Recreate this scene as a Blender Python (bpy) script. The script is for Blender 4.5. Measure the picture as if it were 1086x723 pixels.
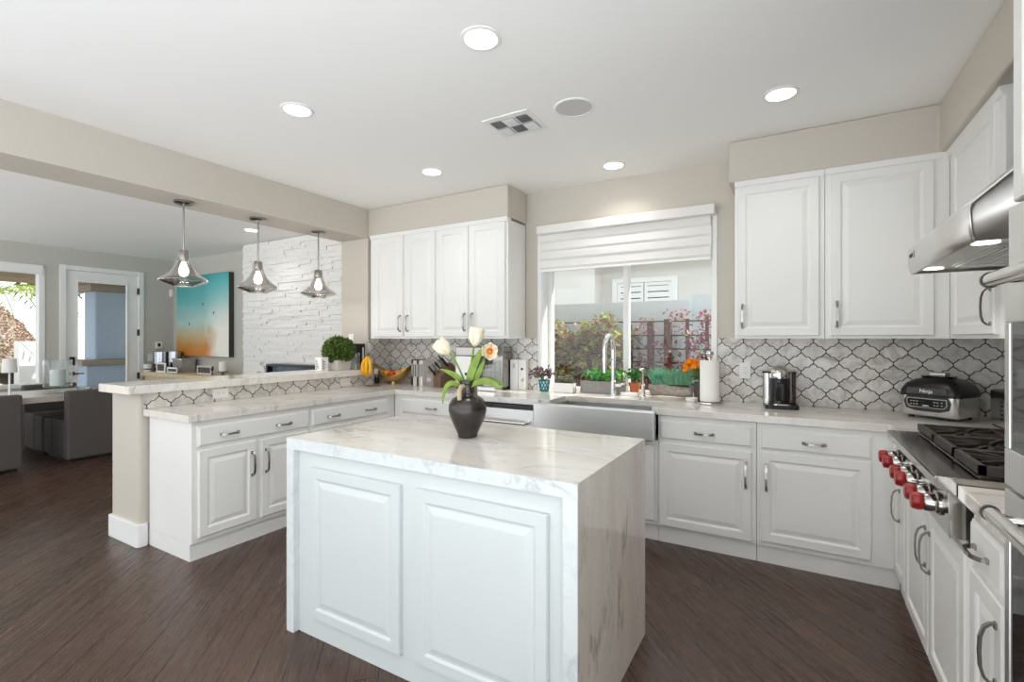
import bpy, bmesh, math, random
from mathutils import Vector, Matrix
random.seed(7)
PI = math.pi
SC = bpy.context.scene
COL = SC.collection
for o in list(bpy.data.objects):
    bpy.data.objects.remove(o)

# ------------------------------------------------------------------ camera
cd = bpy.data.cameras.new('camera')
cam = bpy.data.objects.new('camera', cd)
COL.objects.link(cam)
cam.location = (0, 0, 1.383)
cam.rotation_euler = (PI/2, 0, math.radians(30.13))
cd.sensor_width = 36.0
cd.lens = 515.3 / 1086 * 36.0
cd.shift_y = -2.4 / 1086
cd.clip_start = 0.05
SC.camera = cam

# ------------------------------------------------------------------ world, sun, exposure
W = bpy.data.worlds.new('sky')
SC.world = W
W.use_nodes = True
bg = W.node_tree.nodes['Background']
SKY, LOW = 1.9, 3.8          # open sky above, stronger glow added below the horizon to brighten the ceilings
nt = W.node_tree
tcw = nt.nodes.new('ShaderNodeTexCoord'); sxw = nt.nodes.new('ShaderNodeSeparateXYZ')
mrw = nt.nodes.new('ShaderNodeMapRange')
nt.links.new(tcw.outputs['Generated'], sxw.inputs[0]); nt.links.new(sxw.outputs[2], mrw.inputs[0])
mrw.inputs[1].default_value = -0.3; mrw.inputs[2].default_value = -0.05
mrw.inputs[3].default_value = LOW; mrw.inputs[4].default_value = SKY
nt.links.new(mrw.outputs[0], bg.inputs[1])
bg.inputs[0].default_value = (0.90, 0.955, 1.0, 1)

def lamp(name, kind, loc, energy, color=(1, 1, 1), size=0.1, rot=(0, 0, 0), parent=None):
    l = bpy.data.lights.new(name, kind)
    l.energy = energy
    l.color = color
    if kind == 'AREA':
        l.shape = 'DISK'; l.size = size; l.spread = math.radians(125)
    elif kind == 'SUN':
        l.angle = 0.01
    else:
        l.shadow_soft_size = size
    o = bpy.data.objects.new(name, l)
    COL.objects.link(o)
    o.location = loc
    o.rotation_euler = rot
    if parent: o.parent = parent
    return o

lamp('sun', 'SUN', (20, 20, 30), 7.0, (1, 0.95, 0.86), rot=Vector((-0.62, -0.42, -0.8)).to_track_quat('-Z', 'Y').to_euler())
LIGHT_W = 1.6
VS = SC.view_settings
VS.view_transform = 'Standard'
VS.look = 'None'
VS.gamma = 1.0
VS.use_curve_mapping = False
VS.exposure = 0.24
SC.cycles.max_bounces = 14
SC.cycles.diffuse_bounces = 8
SC.cycles.transparent_max_bounces = 24
SC.cycles.sample_clamp_indirect = 6.0
SC.cycles.caustics_refractive = False
SC.cycles.caustics_reflective = False

# ------------------------------------------------------------------ material helpers
def srgb(r, g, b):
    f = lambda c: (c/12.92 if c <= 0.04045 else ((c+0.055)/1.055)**2.4)
    return (f(r/255), f(g/255), f(b/255), 1)

class NT:
    def __init__(s, name):
        s.m = bpy.data.materials.new(name)
        s.m.use_nodes = True
        s.t = s.m.node_tree
        s.b = s.t.nodes['Principled BSDF']
        s.out = s.t.nodes['Material Output']
    def n(s, kind, **k):
        x = s.t.nodes.new(kind)
        for a, v in k.items(): setattr(x, a, v)
        return x
    def l(s, a, b): s.t.links.new(a, b)
    def inp(s, x, i, v):
        if hasattr(v, 'bl_idname') or isinstance(v, bpy.types.NodeSocket): s.l(v, x.inputs[i])
        else: x.inputs[i].default_value = v
    def math(s, op, a, b=0.0, c=None):
        x = s.n('ShaderNodeMath', operation=op)
        s.inp(x, 0, a); s.inp(x, 1, b)
        if c is not None: s.inp(x, 2, c)
        return x.outputs[0]
    def coord(s, which='Object', scale=(1, 1, 1), rot=(0, 0, 0), loc=(0, 0, 0)):
        c = s.n('ShaderNodeTexCoord'); mp = s.n('ShaderNodeMapping')
        mp.inputs['Scale'].default_value = scale
        mp.inputs['Rotation'].default_value = rot
        mp.inputs['Location'].default_value = loc
        s.l(c.outputs[which], mp.inputs[0])
        return mp.outputs[0]
    def noise(s, vec, scale, detail=4, rough=0.55, dist=0.0):
        x = s.n('ShaderNodeTexNoise')
        s.l(vec, x.inputs['Vector'])
        x.inputs['Scale'].default_value = scale; x.inputs['Detail'].default_value = detail
        x.inputs['Roughness'].default_value = rough; x.inputs['Distortion'].default_value = dist
        return x.outputs['Fac']
    def ramp(s, fac, stops, interp='LINEAR'):
        x = s.n('ShaderNodeValToRGB')
        r = x.color_ramp; r.interpolation = interp
        while len(r.elements) < len(stops): r.elements.new(0.5)
        for e, (p, c) in zip(r.elements, stops):
            e.position = p; e.color = c
        s.l(fac, x.inputs[0])
        return x.outputs[0]
    def mix(s, fac, a, b, mode='MIX'):
        x = s.n('ShaderNodeMix', data_type='RGBA', blend_type=mode)
        for i, v in ((0, fac), (6, a), (7, b)):
            if isinstance(v, bpy.types.NodeSocket): s.l(v, x.inputs[i])
            else: x.inputs[i].default_value = v
        return x.outputs[2]
    def bump(s, h, strength=0.2, dist=0.01):
        x = s.n('ShaderNodeBump')
        x.inputs['Strength'].default_value = strength; x.inputs['Distance'].default_value = dist
        s.l(h, x.inputs['Height']); s.l(x.outputs[0], s.b.inputs['Normal'])

def mat(name, col, rough=0.5, metal=0.0, spec=0.5, nscale=0, namt=0.08, bump=0, emis=0, ecol=None, coat=0):
    t = NT(name)
    t.b.inputs['Base Color'].default_value = col
    t.b.inputs['Roughness'].default_value = rough
    t.b.inputs['Metallic'].default_value = metal
    t.b.inputs['Specular IOR Level'].default_value = spec
    if coat: t.b.inputs['Coat Weight'].default_value = coat; t.b.inputs['Coat Roughness'].default_value = 0.08
    if nscale:
        f = t.noise(t.coord(), nscale, 5)
        d = tuple(c*(1-namt) for c in col[:3]) + (1,)
        e = tuple(min(1, c*(1+namt)) for c in col[:3]) + (1,)
        t.l(t.ramp(f, [(0.3, d), (0.7, e)]), t.b.inputs['Base Color'])
        if bump: t.bump(f, bump, 0.004)
    if emis:
        t.b.inputs['Emission Color'].default_value = ecol or col
        t.b.inputs['Emission Strength'].default_value = emis
    return t.m

def brushed(name, col, rough=0.28, axis=0):
    t = NT(name)
    sc = [60, 60, 60]; sc[axis] = 1.5
    f = t.noise(t.coord(scale=sc), 1.0, 2)
    t.l(t.ramp(f, [(0.3, tuple(c*0.975 for c in col[:3])+(1,)), (0.7, col)]), t.b.inputs['Base Color'])
    t.b.inputs['Roughness'].default_value = rough
    t.b.inputs['Metallic'].default_value = 1.0
    return t.m

def random_islands(name, cols, rough=0.5, trans=0.0):
    t = NT(name)
    g = t.n('ShaderNodeNewGeometry')
    n = len(cols)
    c = t.ramp(g.outputs['Random Per Island'], [((i+0.5)/n, k) for i, k in enumerate(cols)])
    t.l(c, t.b.inputs['Base Color'])
    t.b.inputs['Roughness'].default_value = rough
    if trans:
        tr = t.n('ShaderNodeBsdfTranslucent'); t.l(c, tr.inputs[0])
        mx = t.n('ShaderNodeMixShader'); mx.inputs[0].default_value = trans
        t.l(t.b.outputs[0], mx.inputs[1]); t.l(tr.outputs[0], mx.inputs[2]); t.l(mx.outputs[0], t.out.inputs[0])
    return t.m

def thin_glass(name, tint, rough=0.02, refl=1.0, ior=1.45):
    t = NT(name)
    tr = t.n('ShaderNodeBsdfTransparent'); tr.inputs[0].default_value = tint
    gl = t.n('ShaderNodeBsdfGlossy'); gl.inputs['Roughness'].default_value = rough
    lw = t.n('ShaderNodeLayerWeight'); lw.inputs[0].default_value = 0.5
    f = t.math('MINIMUM', 1.0, t.math('MULTIPLY', t.math('ADD', 0.04, t.math('MULTIPLY', t.math('POWER', lw.outputs['Facing'], 4.0), 0.9)), refl))
    mx = t.n('ShaderNodeMixShader')
    t.l(f, mx.inputs[0]); t.l(tr.outputs[0], mx.inputs[1]); t.l(gl.outputs[0], mx.inputs[2]); t.l(mx.outputs[0], t.out.inputs[0])
    return t.m

def marble(name, base, warm, vein, scale=(1.2, 3.0, 1.2), amt=0.55, rough=0.12, fine=1.0):
    t = NT(name)
    v = t.coord(scale=scale)
    cloud = t.noise(v, 1.3, 6, 0.6, 0.8)
    col = t.ramp(cloud, [(0.35, base), (0.7, warm)])
    n1 = t.noise(v, 1.7, 9, 0.62, 1.2)
    d = t.math('ABSOLUTE', t.math('SUBTRACT', n1, 0.5))
    v1 = t.ramp(d, [(0.0, (1, 1, 1, 1)), (0.035, (0, 0, 0, 1))])
    mask = t.ramp(t.noise(v, 2.3, 3), [(0.45, (0, 0, 0, 1)), (0.65, (1, 1, 1, 1))])
    k = t.math('MULTIPLY', t.math('MULTIPLY', v1, mask), amt)
    n2 = t.noise(v, 5*fine, 8, 0.7, 0.6)
    d2 = t.math('ABSOLUTE', t.math('SUBTRACT', n2, 0.47))
    v2 = t.math('MULTIPLY', t.ramp(d2, [(0.0, (1, 1, 1, 1)), (0.05, (0, 0, 0, 1))]), 0.22*amt)
    c = t.mix(t.math('ADD', k, v2), col, vein)
    t.l(c, t.b.inputs['Base Color'])
    t.b.inputs['Roughness'].default_value = rough
    return t.m

def waterfall_marble():
    t = NT('veined_marble_end')
    v = t.coord(scale=(2.5, 3.0, 0.6), rot=(0.16, 0, 0))
    cloud = t.noise(v, 2.2, 6, 0.65, 0.4)
    col = t.ramp(cloud, [(0.3, srgb(214, 203, 191)), (0.7, srgb(234, 227, 218))])
    n1 = t.noise(v, 2.4, 10, 0.74, 0.35)
    d = t.math('ABSOLUTE', t.math('SUBTRACT', n1, 0.52))
    v1 = t.ramp(d, [(0.0, (1, 1, 1, 1)), (0.02, (0.6, 0.6, 0.6, 1)), (0.055, (0, 0, 0, 1))])
    mask = t.ramp(t.noise(t.coord(scale=(1.5, 2.2, 0.9), rot=(0.16, 0, 0)), 2.0, 5, 0.65), [(0.52, (0, 0, 0, 1)), (0.64, (1, 1, 1, 1))])
    speck = t.ramp(t.noise(t.coord(scale=(3, 9, 3.2), rot=(0.16, 0, 0)), 5.0, 6, 0.7), [(0.6, (0, 0, 0, 1)), (0.7, (1, 1, 1, 1))])
    k = t.math('ADD', t.math('MULTIPLY', v1, t.math('MULTIPLY', mask, 0.75)), t.math('MULTIPLY', speck, 0.4))
    t.l(t.mix(t.math('MINIMUM', k, 1.0), col, srgb(104, 90, 82)), t.b.inputs['Base Color'])
    t.b.inputs['Roughness'].default_value = 0.1
    return t.m

TW, TH = 0.147, 0.146
def arabesque(name, axis):
    """ogee marble tiles with dark grout; axis is the wall's horizontal axis (0 = x, 1 = y)"""
    t = NT(name)
    c = t.n('ShaderNodeTexCoord'); sp = t.n('ShaderNodeSeparateXYZ')
    t.l(c.outputs['Object'], sp.inputs[0])
    x = t.math('MULTIPLY', t.math('ADD', sp.outputs[axis], 0.324), 1/TW)
    z = t.math('MULTIPLY', t.math('SUBTRACT', sp.outputs[2], 1.293), 1/TH)
    u = t.math('ADD', x, z); v = t.math('SUBTRACT', x, z)
    def wob(s):
        a = t.math('MULTIPLY', t.math('SINE', t.math('MULTIPLY', s, 2*PI)), 0.062)
        b = t.math('MULTIPLY', t.math('SINE', t.math('MULTIPLY', s, 6*PI)), 0.024)
        return t.math('ADD', a, b)
    u2 = t.math('SUBTRACT', u, wob(v)); v2 = t.math('SUBTRACT', v, wob(u))
    def dist(s):
        f = t.math('FRACT', s)
        return t.math('ABSOLUTE', t.math('SUBTRACT', f, 0.5))
    d = t.math('MINIMUM', dist(u2), dist(v2))
    line = t.ramp(d, [(0.024, (1, 1, 1, 1)), (0.04, (0, 0, 0, 1))])
    iu = t.math('ROUND', u2); iv = t.math('ROUND', v2)
    cb = t.n('ShaderNodeCombineXYZ'); t.l(iu, cb.inputs[0]); t.l(iv, cb.inputs[1])
    wn = t.n('ShaderNodeTexWhiteNoise', noise_dimensions='3D'); t.l(cb.outputs[0], wn.inputs['Vector'])
    off = t.n('ShaderNodeVectorMath', operation='MULTIPLY_ADD')
    t.l(wn.outputs['Color'], off.inputs[0]); off.inputs[1].default_value = (5, 5, 5); t.l(c.outputs['Object'], off.inputs[2])
    n = t.noise(off.outputs[0], 9, 7, 0.65, 1.0)
    cl = t.ramp(n, [(0.3, srgb(168, 162, 156)), (0.42, srgb(206, 201, 195)), (0.56, srgb(226, 222, 216)), (0.75, srgb(238, 234, 229))])
    tone = t.math('ADD', 0.88, t.math('MULTIPLY', wn.outputs['Value'], 0.14))
    hs = t.n('ShaderNodeHueSaturation'); t.l(tone, hs.inputs['Value']); t.l(cl, hs.inputs['Color'])
    t.l(t.mix(line, hs.outputs[0], srgb(66, 56, 51)), t.b.inputs['Base Color'])
    t.l(t.ramp(line, [(0, (0.22,)*3+(1,)), (1, (0.7,)*3+(1,))]), t.b.inputs['Roughness'])
    inv = t.math('SUBTRACT', 1.0, line)
    t.bump(inv, 0.25, 0.003)
    return t.m

def wood_floor():
    t = NT('dark_wood_floor')
    v = t.coord(rot=(0, 0, math.radians(48)))
    br = t.n('ShaderNodeTexBrick')
    t.l(v, br.inputs['Vector'])
    br.inputs['Scale'].default_value = 1.0
    br.inputs['Brick Width'].default_value = 1.5; br.inputs['Row Height'].default_value = 0.127
    br.inputs['Mortar Size'].default_value = 0.003; br.inputs['Mortar Smooth'].default_value = 0.2
    br.offset = 0.37
    br.inputs['Color1'].default_value = (0.25, 0.25, 0.25, 1); br.inputs['Color2'].default_value = (0.75, 0.75, 0.75, 1)
    br.inputs['Mortar'].default_value = (0, 0, 0, 1)
    def along(sx, sy):
        m2 = t.n('ShaderNodeMapping'); m2.inputs['Scale'].default_value = (sx, sy, 1); t.l(v, m2.inputs[0]); return m2.outputs[0]
    g = t.noise(along(1.2, 24), 2.2, 8, 0.65, 0.4)
    base = t.ramp(g, [(0.2, srgb(65, 45, 35)), (0.55, srgb(76, 54, 43)), (0.85, srgb(88, 64, 51))])
    tone = t.math('ADD', 0.62, t.math('MULTIPLY', br.outputs['Color'], 0.76))
    hs = t.n('ShaderNodeHueSaturation'); t.l(tone, hs.inputs['Value']); t.l(base, hs.inputs['Color'])
    c = t.mix(br.outputs['Fac'], hs.outputs[0], srgb(30, 22, 19))
    t.l(c, t.b.inputs['Base Color'])
    t.b.inputs['Specular IOR Level'].default_value = 0.5
    t.l(t.ramp(g, [(0.3, (0.24,)*3+(1,)), (0.8, (0.34,)*3+(1,))]), t.b.inputs['Roughness'])
    h = t.math('ADD', t.math('MULTIPLY', t.noise(along(0.9, 15), 2.0, 3), 0.7), t.math('MULTIPLY', t.math('SUBTRACT', 1.0, br.outputs['Fac']), 0.6))
    t.bump(h, 0.5, 0.016)
    return t.m

M = {}
M['wall'] = mat('greige_wall_paint', srgb(199, 192, 181), 0.75, nscale=90, namt=0.02, bump=0.12)
M['ceil'] = mat('white_ceiling_paint', srgb(246, 245, 243), 0.85, nscale=120, namt=0.004, bump=0.08)
M['lwall'] = mat('living_wall_paint', srgb(196, 194, 186), 0.8, nscale=90, namt=0.02)
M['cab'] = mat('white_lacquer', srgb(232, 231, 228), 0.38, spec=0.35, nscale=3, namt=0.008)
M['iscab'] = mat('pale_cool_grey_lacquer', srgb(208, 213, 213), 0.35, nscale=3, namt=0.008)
M['trimw'] = mat('white_trim_paint', srgb(238, 238, 236), 0.4, nscale=5, namt=0.008)
M['marble'] = marble('white_marble', srgb(229, 226, 221), srgb(221, 214, 204), srgb(158, 154, 152))
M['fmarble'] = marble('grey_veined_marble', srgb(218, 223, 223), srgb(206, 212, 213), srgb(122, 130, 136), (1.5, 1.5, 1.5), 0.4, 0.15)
M['waterfall'] = waterfall_marble()
M['tileX'] = arabesque('arabesque_tile_back', 0)
M['tileY'] = arabesque('arabesque_tile_side', 1)
M['floor'] = wood_floor()
M['steel'] = brushed('brushed_steel', srgb(226, 225, 223), 0.34)
M['steelY'] = brushed('brushed_steel_side', srgb(226, 225, 223), 0.36, 1)
M['basin'] = mat('satin_basin_steel', srgb(168, 170, 174), 0.4, 0.9, nscale=8, namt=0.03)
M['steelZ'] = brushed('brushed_steel_upright', srgb(226, 225, 223), 0.26, 2)
M['polished'] = mat('polished_rangetop_steel', srgb(176, 172, 168), 0.13, 1.0, nscale=12, namt=0.04)
M['chrome'] = mat('chrome', srgb(214, 212, 208), 0.08, 1.0, nscale=40, namt=0.02)
M['nickel'] = mat('satin_nickel', srgb(164, 160, 155), 0.22, 1.0, nscale=60, namt=0.04)
M['black'] = mat('black_plastic', srgb(24, 23, 23), 0.3, nscale=60, namt=0.1)
M['iron'] = mat('cast_iron', srgb(60, 54, 49), 0.5, 0.3, nscale=150, namt=0.15, bump=0.2)
M['glossblack'] = mat('black_glass', srgb(12, 13, 15), 0.05, nscale=5, namt=0.1, spec=0.8)
M['red'] = mat('red_knob_plastic', srgb(148, 26, 22), 0.3, nscale=40, namt=0.05)
M['vase'] = mat('gunmetal_glaze', srgb(74, 70, 68), 0.27, 0.8, nscale=25, namt=0.12)
M['rope'] = mat('natural_rope', srgb(186, 168, 140), 0.85, nscale=200, namt=0.25, bump=0.4)
M['petal'] = mat('cream_petal', srgb(240, 232, 206), 0.55, nscale=60, namt=0.05)
M['orange_petal'] = mat('orange_flower', srgb(240, 160, 30), 0.5, nscale=60, namt=0.12)
M['stem'] = mat('green_stem', srgb(112, 142, 48), 0.5, nscale=30, namt=0.15)
M['leaf'] = mat('tulip_leaf', srgb(120, 146, 54), 0.42, nscale=22, namt=0.25)
M['bulb'] = mat('lit_bulb', (1, 0.93, 0.82, 1), 0.4, emis=5, ecol=(1, 0.9, 0.76, 1))
M['lens'] = mat('lit_lens', (1, 0.97, 0.92, 1), 0.4, emis=7, ecol=(1, 0.95, 0.88, 1))
M['hoodlens'] = mat('hood_lamp_lens', (1, 0.95, 0.85, 1), 0.4, emis=2.2, ecol=(1, 0.93, 0.8, 1))
M['smoke'] = thin_glass('smoky_mirror_glass', (0.78, 0.76, 0.74, 1), 0.05, 4.5)
M['pane'] = thin_glass('window_glass', (0.97, 0.985, 0.985, 1), 0.0, 0.7)
M['clear'] = thin_glass('clear_glass', (0.93, 0.95, 0.95, 1), 0.02, 1.3)
M['stone'] = mat('white_ledgestone', srgb(236, 234, 230), 0.8, nscale=35, namt=0.06, bump=0.5)
M['fabric'] = mat('charcoal_upholstery', srgb(84, 79, 77), 0.85, nscale=250, namt=0.12, bump=0.3)
M['shade'] = mat('white_shade_fabric', srgb(228, 226, 222), 0.8, nscale=200, namt=0.02)
M['tabletop'] = mat('pale_grey_oak', srgb(182, 176, 168), 0.35, nscale=20, namt=0.08)
M['tan'] = mat('blond_wood', srgb(216, 196, 156), 0.45, nscale=18, namt=0.08)
M['brown'] = mat('walnut_block', srgb(112, 88, 68), 0.5, nscale=30, namt=0.15)
M['copper'] = mat('copper_tinted_wood', srgb(176, 120, 92), 0.4, nscale=20, namt=0.1)
M['white'] = mat('white_ceramic', srgb(243, 242, 239), 0.25, nscale=8, namt=0.01)
M['paper'] = mat('paper_towel', srgb(246, 244, 239), 0.9, nscale=120, namt=0.015, bump=0.3)
M['whitewash'] = mat('whitewashed_wood', srgb(206, 201, 193), 0.75, nscale=35, namt=0.12, bump=0.3)
M['concrete'] = mat('grey_concrete', srgb(152, 148, 146), 0.85, nscale=40, namt=0.12, bump=0.3)
M['log'] = mat('bleached_driftwood', srgb(168, 157, 148), 0.85, nscale=28, namt=0.25, bump=0.8)
M['terracotta'] = mat('terracotta', srgb(186, 106, 70), 0.8, nscale=50, namt=0.1)
M['teal'] = mat('teal_glaze', srgb(30, 128, 140), 0.25, nscale=30, namt=0.15)
M['soil'] = mat('dark_soil', srgb(60, 48, 40), 0.95, nscale=80, namt=0.3, bump=0.6)
M['gold'] = mat('brushed_gold', srgb(196, 164, 104), 0.3, 0.85, nscale=30, namt=0.08)
M['banana'] = mat('banana_skin', srgb(240, 178, 28), 0.5, nscale=30, namt=0.1)
M['orange'] = mat('orange_peel', srgb(246, 150, 20), 0.45, nscale=150, namt=0.06, bump=0.2)
M['lemon'] = mat('lemon_peel', srgb(250, 205, 50), 0.45, nscale=120, namt=0.06)
M['apple'] = mat('apple_skin', srgb(206, 66, 30), 0.3, nscale=25, namt=0.2)
M['amber'] = thin_glass('smoke_brown_plastic', (0.42, 0.36, 0.32, 1), 0.05, 1.4)
M['bluewall'] = mat('painted_block_wall', srgb(208, 216, 220), 0.9, nscale=14, namt=0.04, bump=0.2)
M['stucco'] = mat('pale_stucco', srgb(222, 219, 213), 0.9, nscale=40, namt=0.04, bump=0.3)
M['tanstucco'] = mat('tan_stucco', srgb(176, 156, 132), 0.9, nscale=40, namt=0.05)
M['gravel'] = mat('yard_gravel', srgb(150, 138, 124), 0.95, nscale=60, namt=0.25, bump=0.6)
M['rust'] = mat('rusted_trellis_steel', srgb(96, 70, 56), 0.8, nscale=40, namt=0.2)
M['candle'] = mat('candle_wax', srgb(240, 238, 232), 0.5, nscale=10, namt=0.01)
M['silver'] = mat('silvered_glass', srgb(180, 182, 186), 0.16, 0.9, nscale=20, namt=0.12)
M['darkgrey'] = mat('dark_grey_print', srgb(70, 68, 68), 0.6, nscale=60, namt=0.3)
GREEN = [srgb(62, 92, 28), srgb(92, 124, 38), srgb(122, 150, 58), srgb(74, 108, 34)]
M['boxwood'] = random_islands('boxwood_leaves', [srgb(52, 74, 20), srgb(78, 104, 30), srgb(112, 136, 46), srgb(64, 90, 26)], 0.45)
M['vine'] = random_islands('burgundy_vine_leaves', [srgb(136, 54, 76), srgb(180, 84, 104), srgb(112, 62, 72), srgb(196, 122, 130), srgb(146, 140, 76)], 0.5, 0.25)
M['shrub'] = random_islands('mixed_shrub_leaves', [srgb(150, 84, 92), srgb(136, 150, 76), srgb(184, 190, 104), srgb(112, 126, 62), srgb(186, 126, 116), srgb(128, 78, 84), srgb(160, 170, 96)], 0.5, 0.25)
M['brightleaf'] = random_islands('bright_green_leaves', [srgb(80, 176, 120), srgb(120, 196, 60), srgb(64, 160, 130), srgb(150, 206, 70)], 0.45, 0.2)
M['bluegrass'] = random_islands('blue_green_grass', [srgb(104, 178, 152), srgb(142, 204, 182), srgb(84, 150, 110), srgb(150, 190, 120), srgb(120, 190, 170)], 0.5, 0.2)
M['purple'] = random_islands('purple_leaves', [srgb(112, 66, 92), srgb(90, 50, 68), srgb(150, 120, 140), srgb(120, 126, 80), srgb(96, 56, 60)], 0.5, 0.15)
M['succulent'] = random_islands('grey_green_succulents', [srgb(132, 148, 116), srgb(104, 122, 92), srgb(160, 168, 140), srgb(140, 110, 96)], 0.5)
M['potleaf'] = random_islands('pot_plant_leaves', [srgb(70, 126, 60), srgb(112, 158, 74), srgb(60, 104, 70)], 0.45, 0.15)
M['palm'] = random_islands('palm_leaves', [srgb(150, 176, 60), srgb(190, 200, 90), srgb(96, 128, 48), srgb(206, 206, 110)], 0.45, 0.35)
M['groundcover'] = random_islands('dry_groundcover', [srgb(132, 100, 88), srgb(150, 116, 100), srgb(112, 84, 74), srgb(164, 134, 116), srgb(126, 112, 74)], 0.9)

# ------------------------------------------------------------------ mesh helper
class MB:
    def __init__(s): s.bm = bmesh.new()
    def _new(s, vs, fs):
        v = [s.bm.verts.new(p) for p in vs]
        for f in fs:
            try: s.bm.faces.new([v[i] for i in f])
            except ValueError: pass
        return s
    def box(s, x0, x1, y0, y1, z0, z1):
        return s._new([(x0,y0,z0),(x1,y0,z0),(x1,y1,z0),(x0,y1,z0),(x0,y0,z1),(x1,y0,z1),(x1,y1,z1),(x0,y1,z1)],
                      [(3,2,1,0),(4,5,6,7),(0,1,5,4),(1,2,6,5),(2,3,7,6),(3,0,4,7)])
    def rbox(s, x0, x1, y0, y1, z0, z1, r=0.02, seg=4):
        """box with rounded upright corners"""
        pts = []
        for cx, cy, a0 in ((x1-r, y1-r, 0), (x0+r, y1-r, 90), (x0+r, y0+r, 180), (x1-r, y0+r, 270)):
            for i in range(seg+1):
                a = math.radians(a0 + 90*i/seg)
                pts.append((cx+r*math.cos(a), cy+r*math.sin(a)))
        return s.prism(pts, 'z', z0, z1)
    def prism(s, pts, axis, a, b):
        n = len(pts)
        def P(p, t):
            if axis == 'z': return (p[0], p[1], t)
            if axis == 'y': return (p[0], t, p[1])
            return (t, p[0], p[1])
        vs = [P(p, a) for p in pts] + [P(p, b) for p in pts]
        fs = [tuple(range(n))[::-1], tuple(range(n, 2*n))] + [(i, (i+1) % n, n+(i+1) % n, n+i) for i in range(n)]
        return s._new(vs, fs)
    def lathe(s, prof, c=(0, 0, 0), seg=32, sx=1, sy=1, axis='z', close=False):
        rings = []
        for r, z in prof:
            ring = []
            if r < 1e-6:
                ring = [s.bm.verts.new(s._ax(c, 0, 0, z, axis))]
            else:
                for i in range(seg):
                    a = 2*PI*i/seg
                    ring.append(s.bm.verts.new(s._ax(c, r*math.cos(a)*sx, r*math.sin(a)*sy, z, axis)))
            rings.append(ring)
        pairs = list(zip(rings, rings[1:]))
        if close: pairs.append((rings[-1], rings[0]))
        for A, B in pairs:
            for i in range(seg):
                j = (i+1) % seg
                a0, a1 = (A[0], A[0]) if len(A) == 1 else (A[i], A[j])
                b0, b1 = (B[0], B[0]) if len(B) == 1 else (B[i], B[j])
                q = []
                for v in (a0, a1, b1, b0):
                    if v not in q: q.append(v)
                if len(q) > 2:
                    try: s.bm.faces.new(q)
                    except ValueError: pass
        return s
    def _ax(s, c, x, y, z, axis):
        if axis == 'z': return (c[0]+x, c[1]+y, c[2]+z)
        if axis == 'y': return (c[0]+x, c[1]+z, c[2]+y)
        return (c[0]+z, c[1]+x, c[2]+y)
    def cyl(s, c, r, h, seg=24, axis='z', r2=None):
        return s.lathe([(0, 0), (r, 0), (r if r2 is None else r2, h), (0, h)], c, seg, axis=axis)
    def ball(s, c, r, sx=1, sy=1, sz=1, seg=16):
        prof = [(r*math.sin(PI*i/seg)*1.0 if 0 < i < seg else 0, -r*sz*math.cos(PI*i/seg)) for i in range(seg+1)]
        return s.lathe(prof, c, seg*2, sx, sy)
    def tube(s, pts, r, seg=10, caps=True):
        pts = [Vector(p) for p in pts]
        rs = r if isinstance(r, (list, tuple)) else [r]*len(pts)
        rings = []
        up = Vector((0, 0, 1))
        for i, p in enumerate(pts):
            t = (pts[min(i+1, len(pts)-1)] - pts[max(i-1, 0)]).normalized()
            if i == 0:
                a = t.cross(up)
                if a.length < 1e-3: a = t.cross(Vector((1, 0, 0)))
                a.normalize()
            else:
                a = (a - t*a.dot(t)); 
                a.normalize()
            b = t.cross(a)
            rings.append([s.bm.verts.new(p + (a*math.cos(2*PI*k/seg) + b*math.sin(2*PI*k/seg))*rs[i]) for k in range(seg)])
        for A, B in zip(rings, rings[1:]):
            for i in range(seg):
                s.bm.faces.new((A[i], A[(i+1) % seg], B[(i+1) % seg], B[i]))
        if caps:
            s.bm.faces.new(rings[0][::-1]); s.bm.faces.new(rings[-1])
        return s
    def strip(s, pts, w, side, th):
        """flat bar swept along pts; side = width direction"""
        pts = [Vector(p) for p in pts]; side = Vector(side).normalized()
        rings = []
        for i, p in enumerate(pts):
            t = (pts[min(i+1, len(pts)-1)] - pts[max(i-1, 0)]).normalized()
            n = t.cross(side).normalized()
            ww = w[i] if isinstance(w, (list, tuple)) else w
            rings.append([s.bm.verts.new(p + side*ww*a/2 + n*th*b/2) for a, b in ((-1, -1), (1, -1), (1, 1), (-1, 1))])
        for A, B in zip(rings, rings[1:]):
            for i in range(4): s.bm.faces.new((A[i], A[(i+1) % 4], B[(i+1) % 4], B[i]))
        s.bm.faces.new(rings[0][::-1]); s.bm.faces.new(rings[-1])
        return s
    def leaf(s, p, d, up, L, w, bend=0.15):
        p = Vector(p); d = Vector(d).normalized(); up = Vector(up)
        sd = d.cross(up)
        if sd.length < 1e-3: sd = d.cross(Vector((1, 0.3, 0)))
        sd.normalize(); n = sd.cross(d)
        a = p; m = p + d*L*0.5 + n*L*bend; e = p + d*L
        v = [s.bm.verts.new(x) for x in (a, m + sd*w/2, e, m - sd*w/2)]
        s.bm.faces.new(v)
        return s
    def rings(s, rs, cap=True):
        """stack of closed rings (lists of points), skinned"""
        R = [[s.bm.verts.new(p) for p in r] for r in rs]
        n = len(R[0])
        for A, B in zip(R, R[1:]):
            for i in range(n):
                s.bm.faces.new((A[i], A[(i+1) % n], B[(i+1) % n], B[i]))
        if cap:
            s.bm.faces.new(R[0][::-1]); s.bm.faces.new(R[-1])
        return s

def wpos(p):
    v = Vector((0, 0, 0))
    while p is not None:
        v += p.location; p = p.parent
    return v

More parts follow.
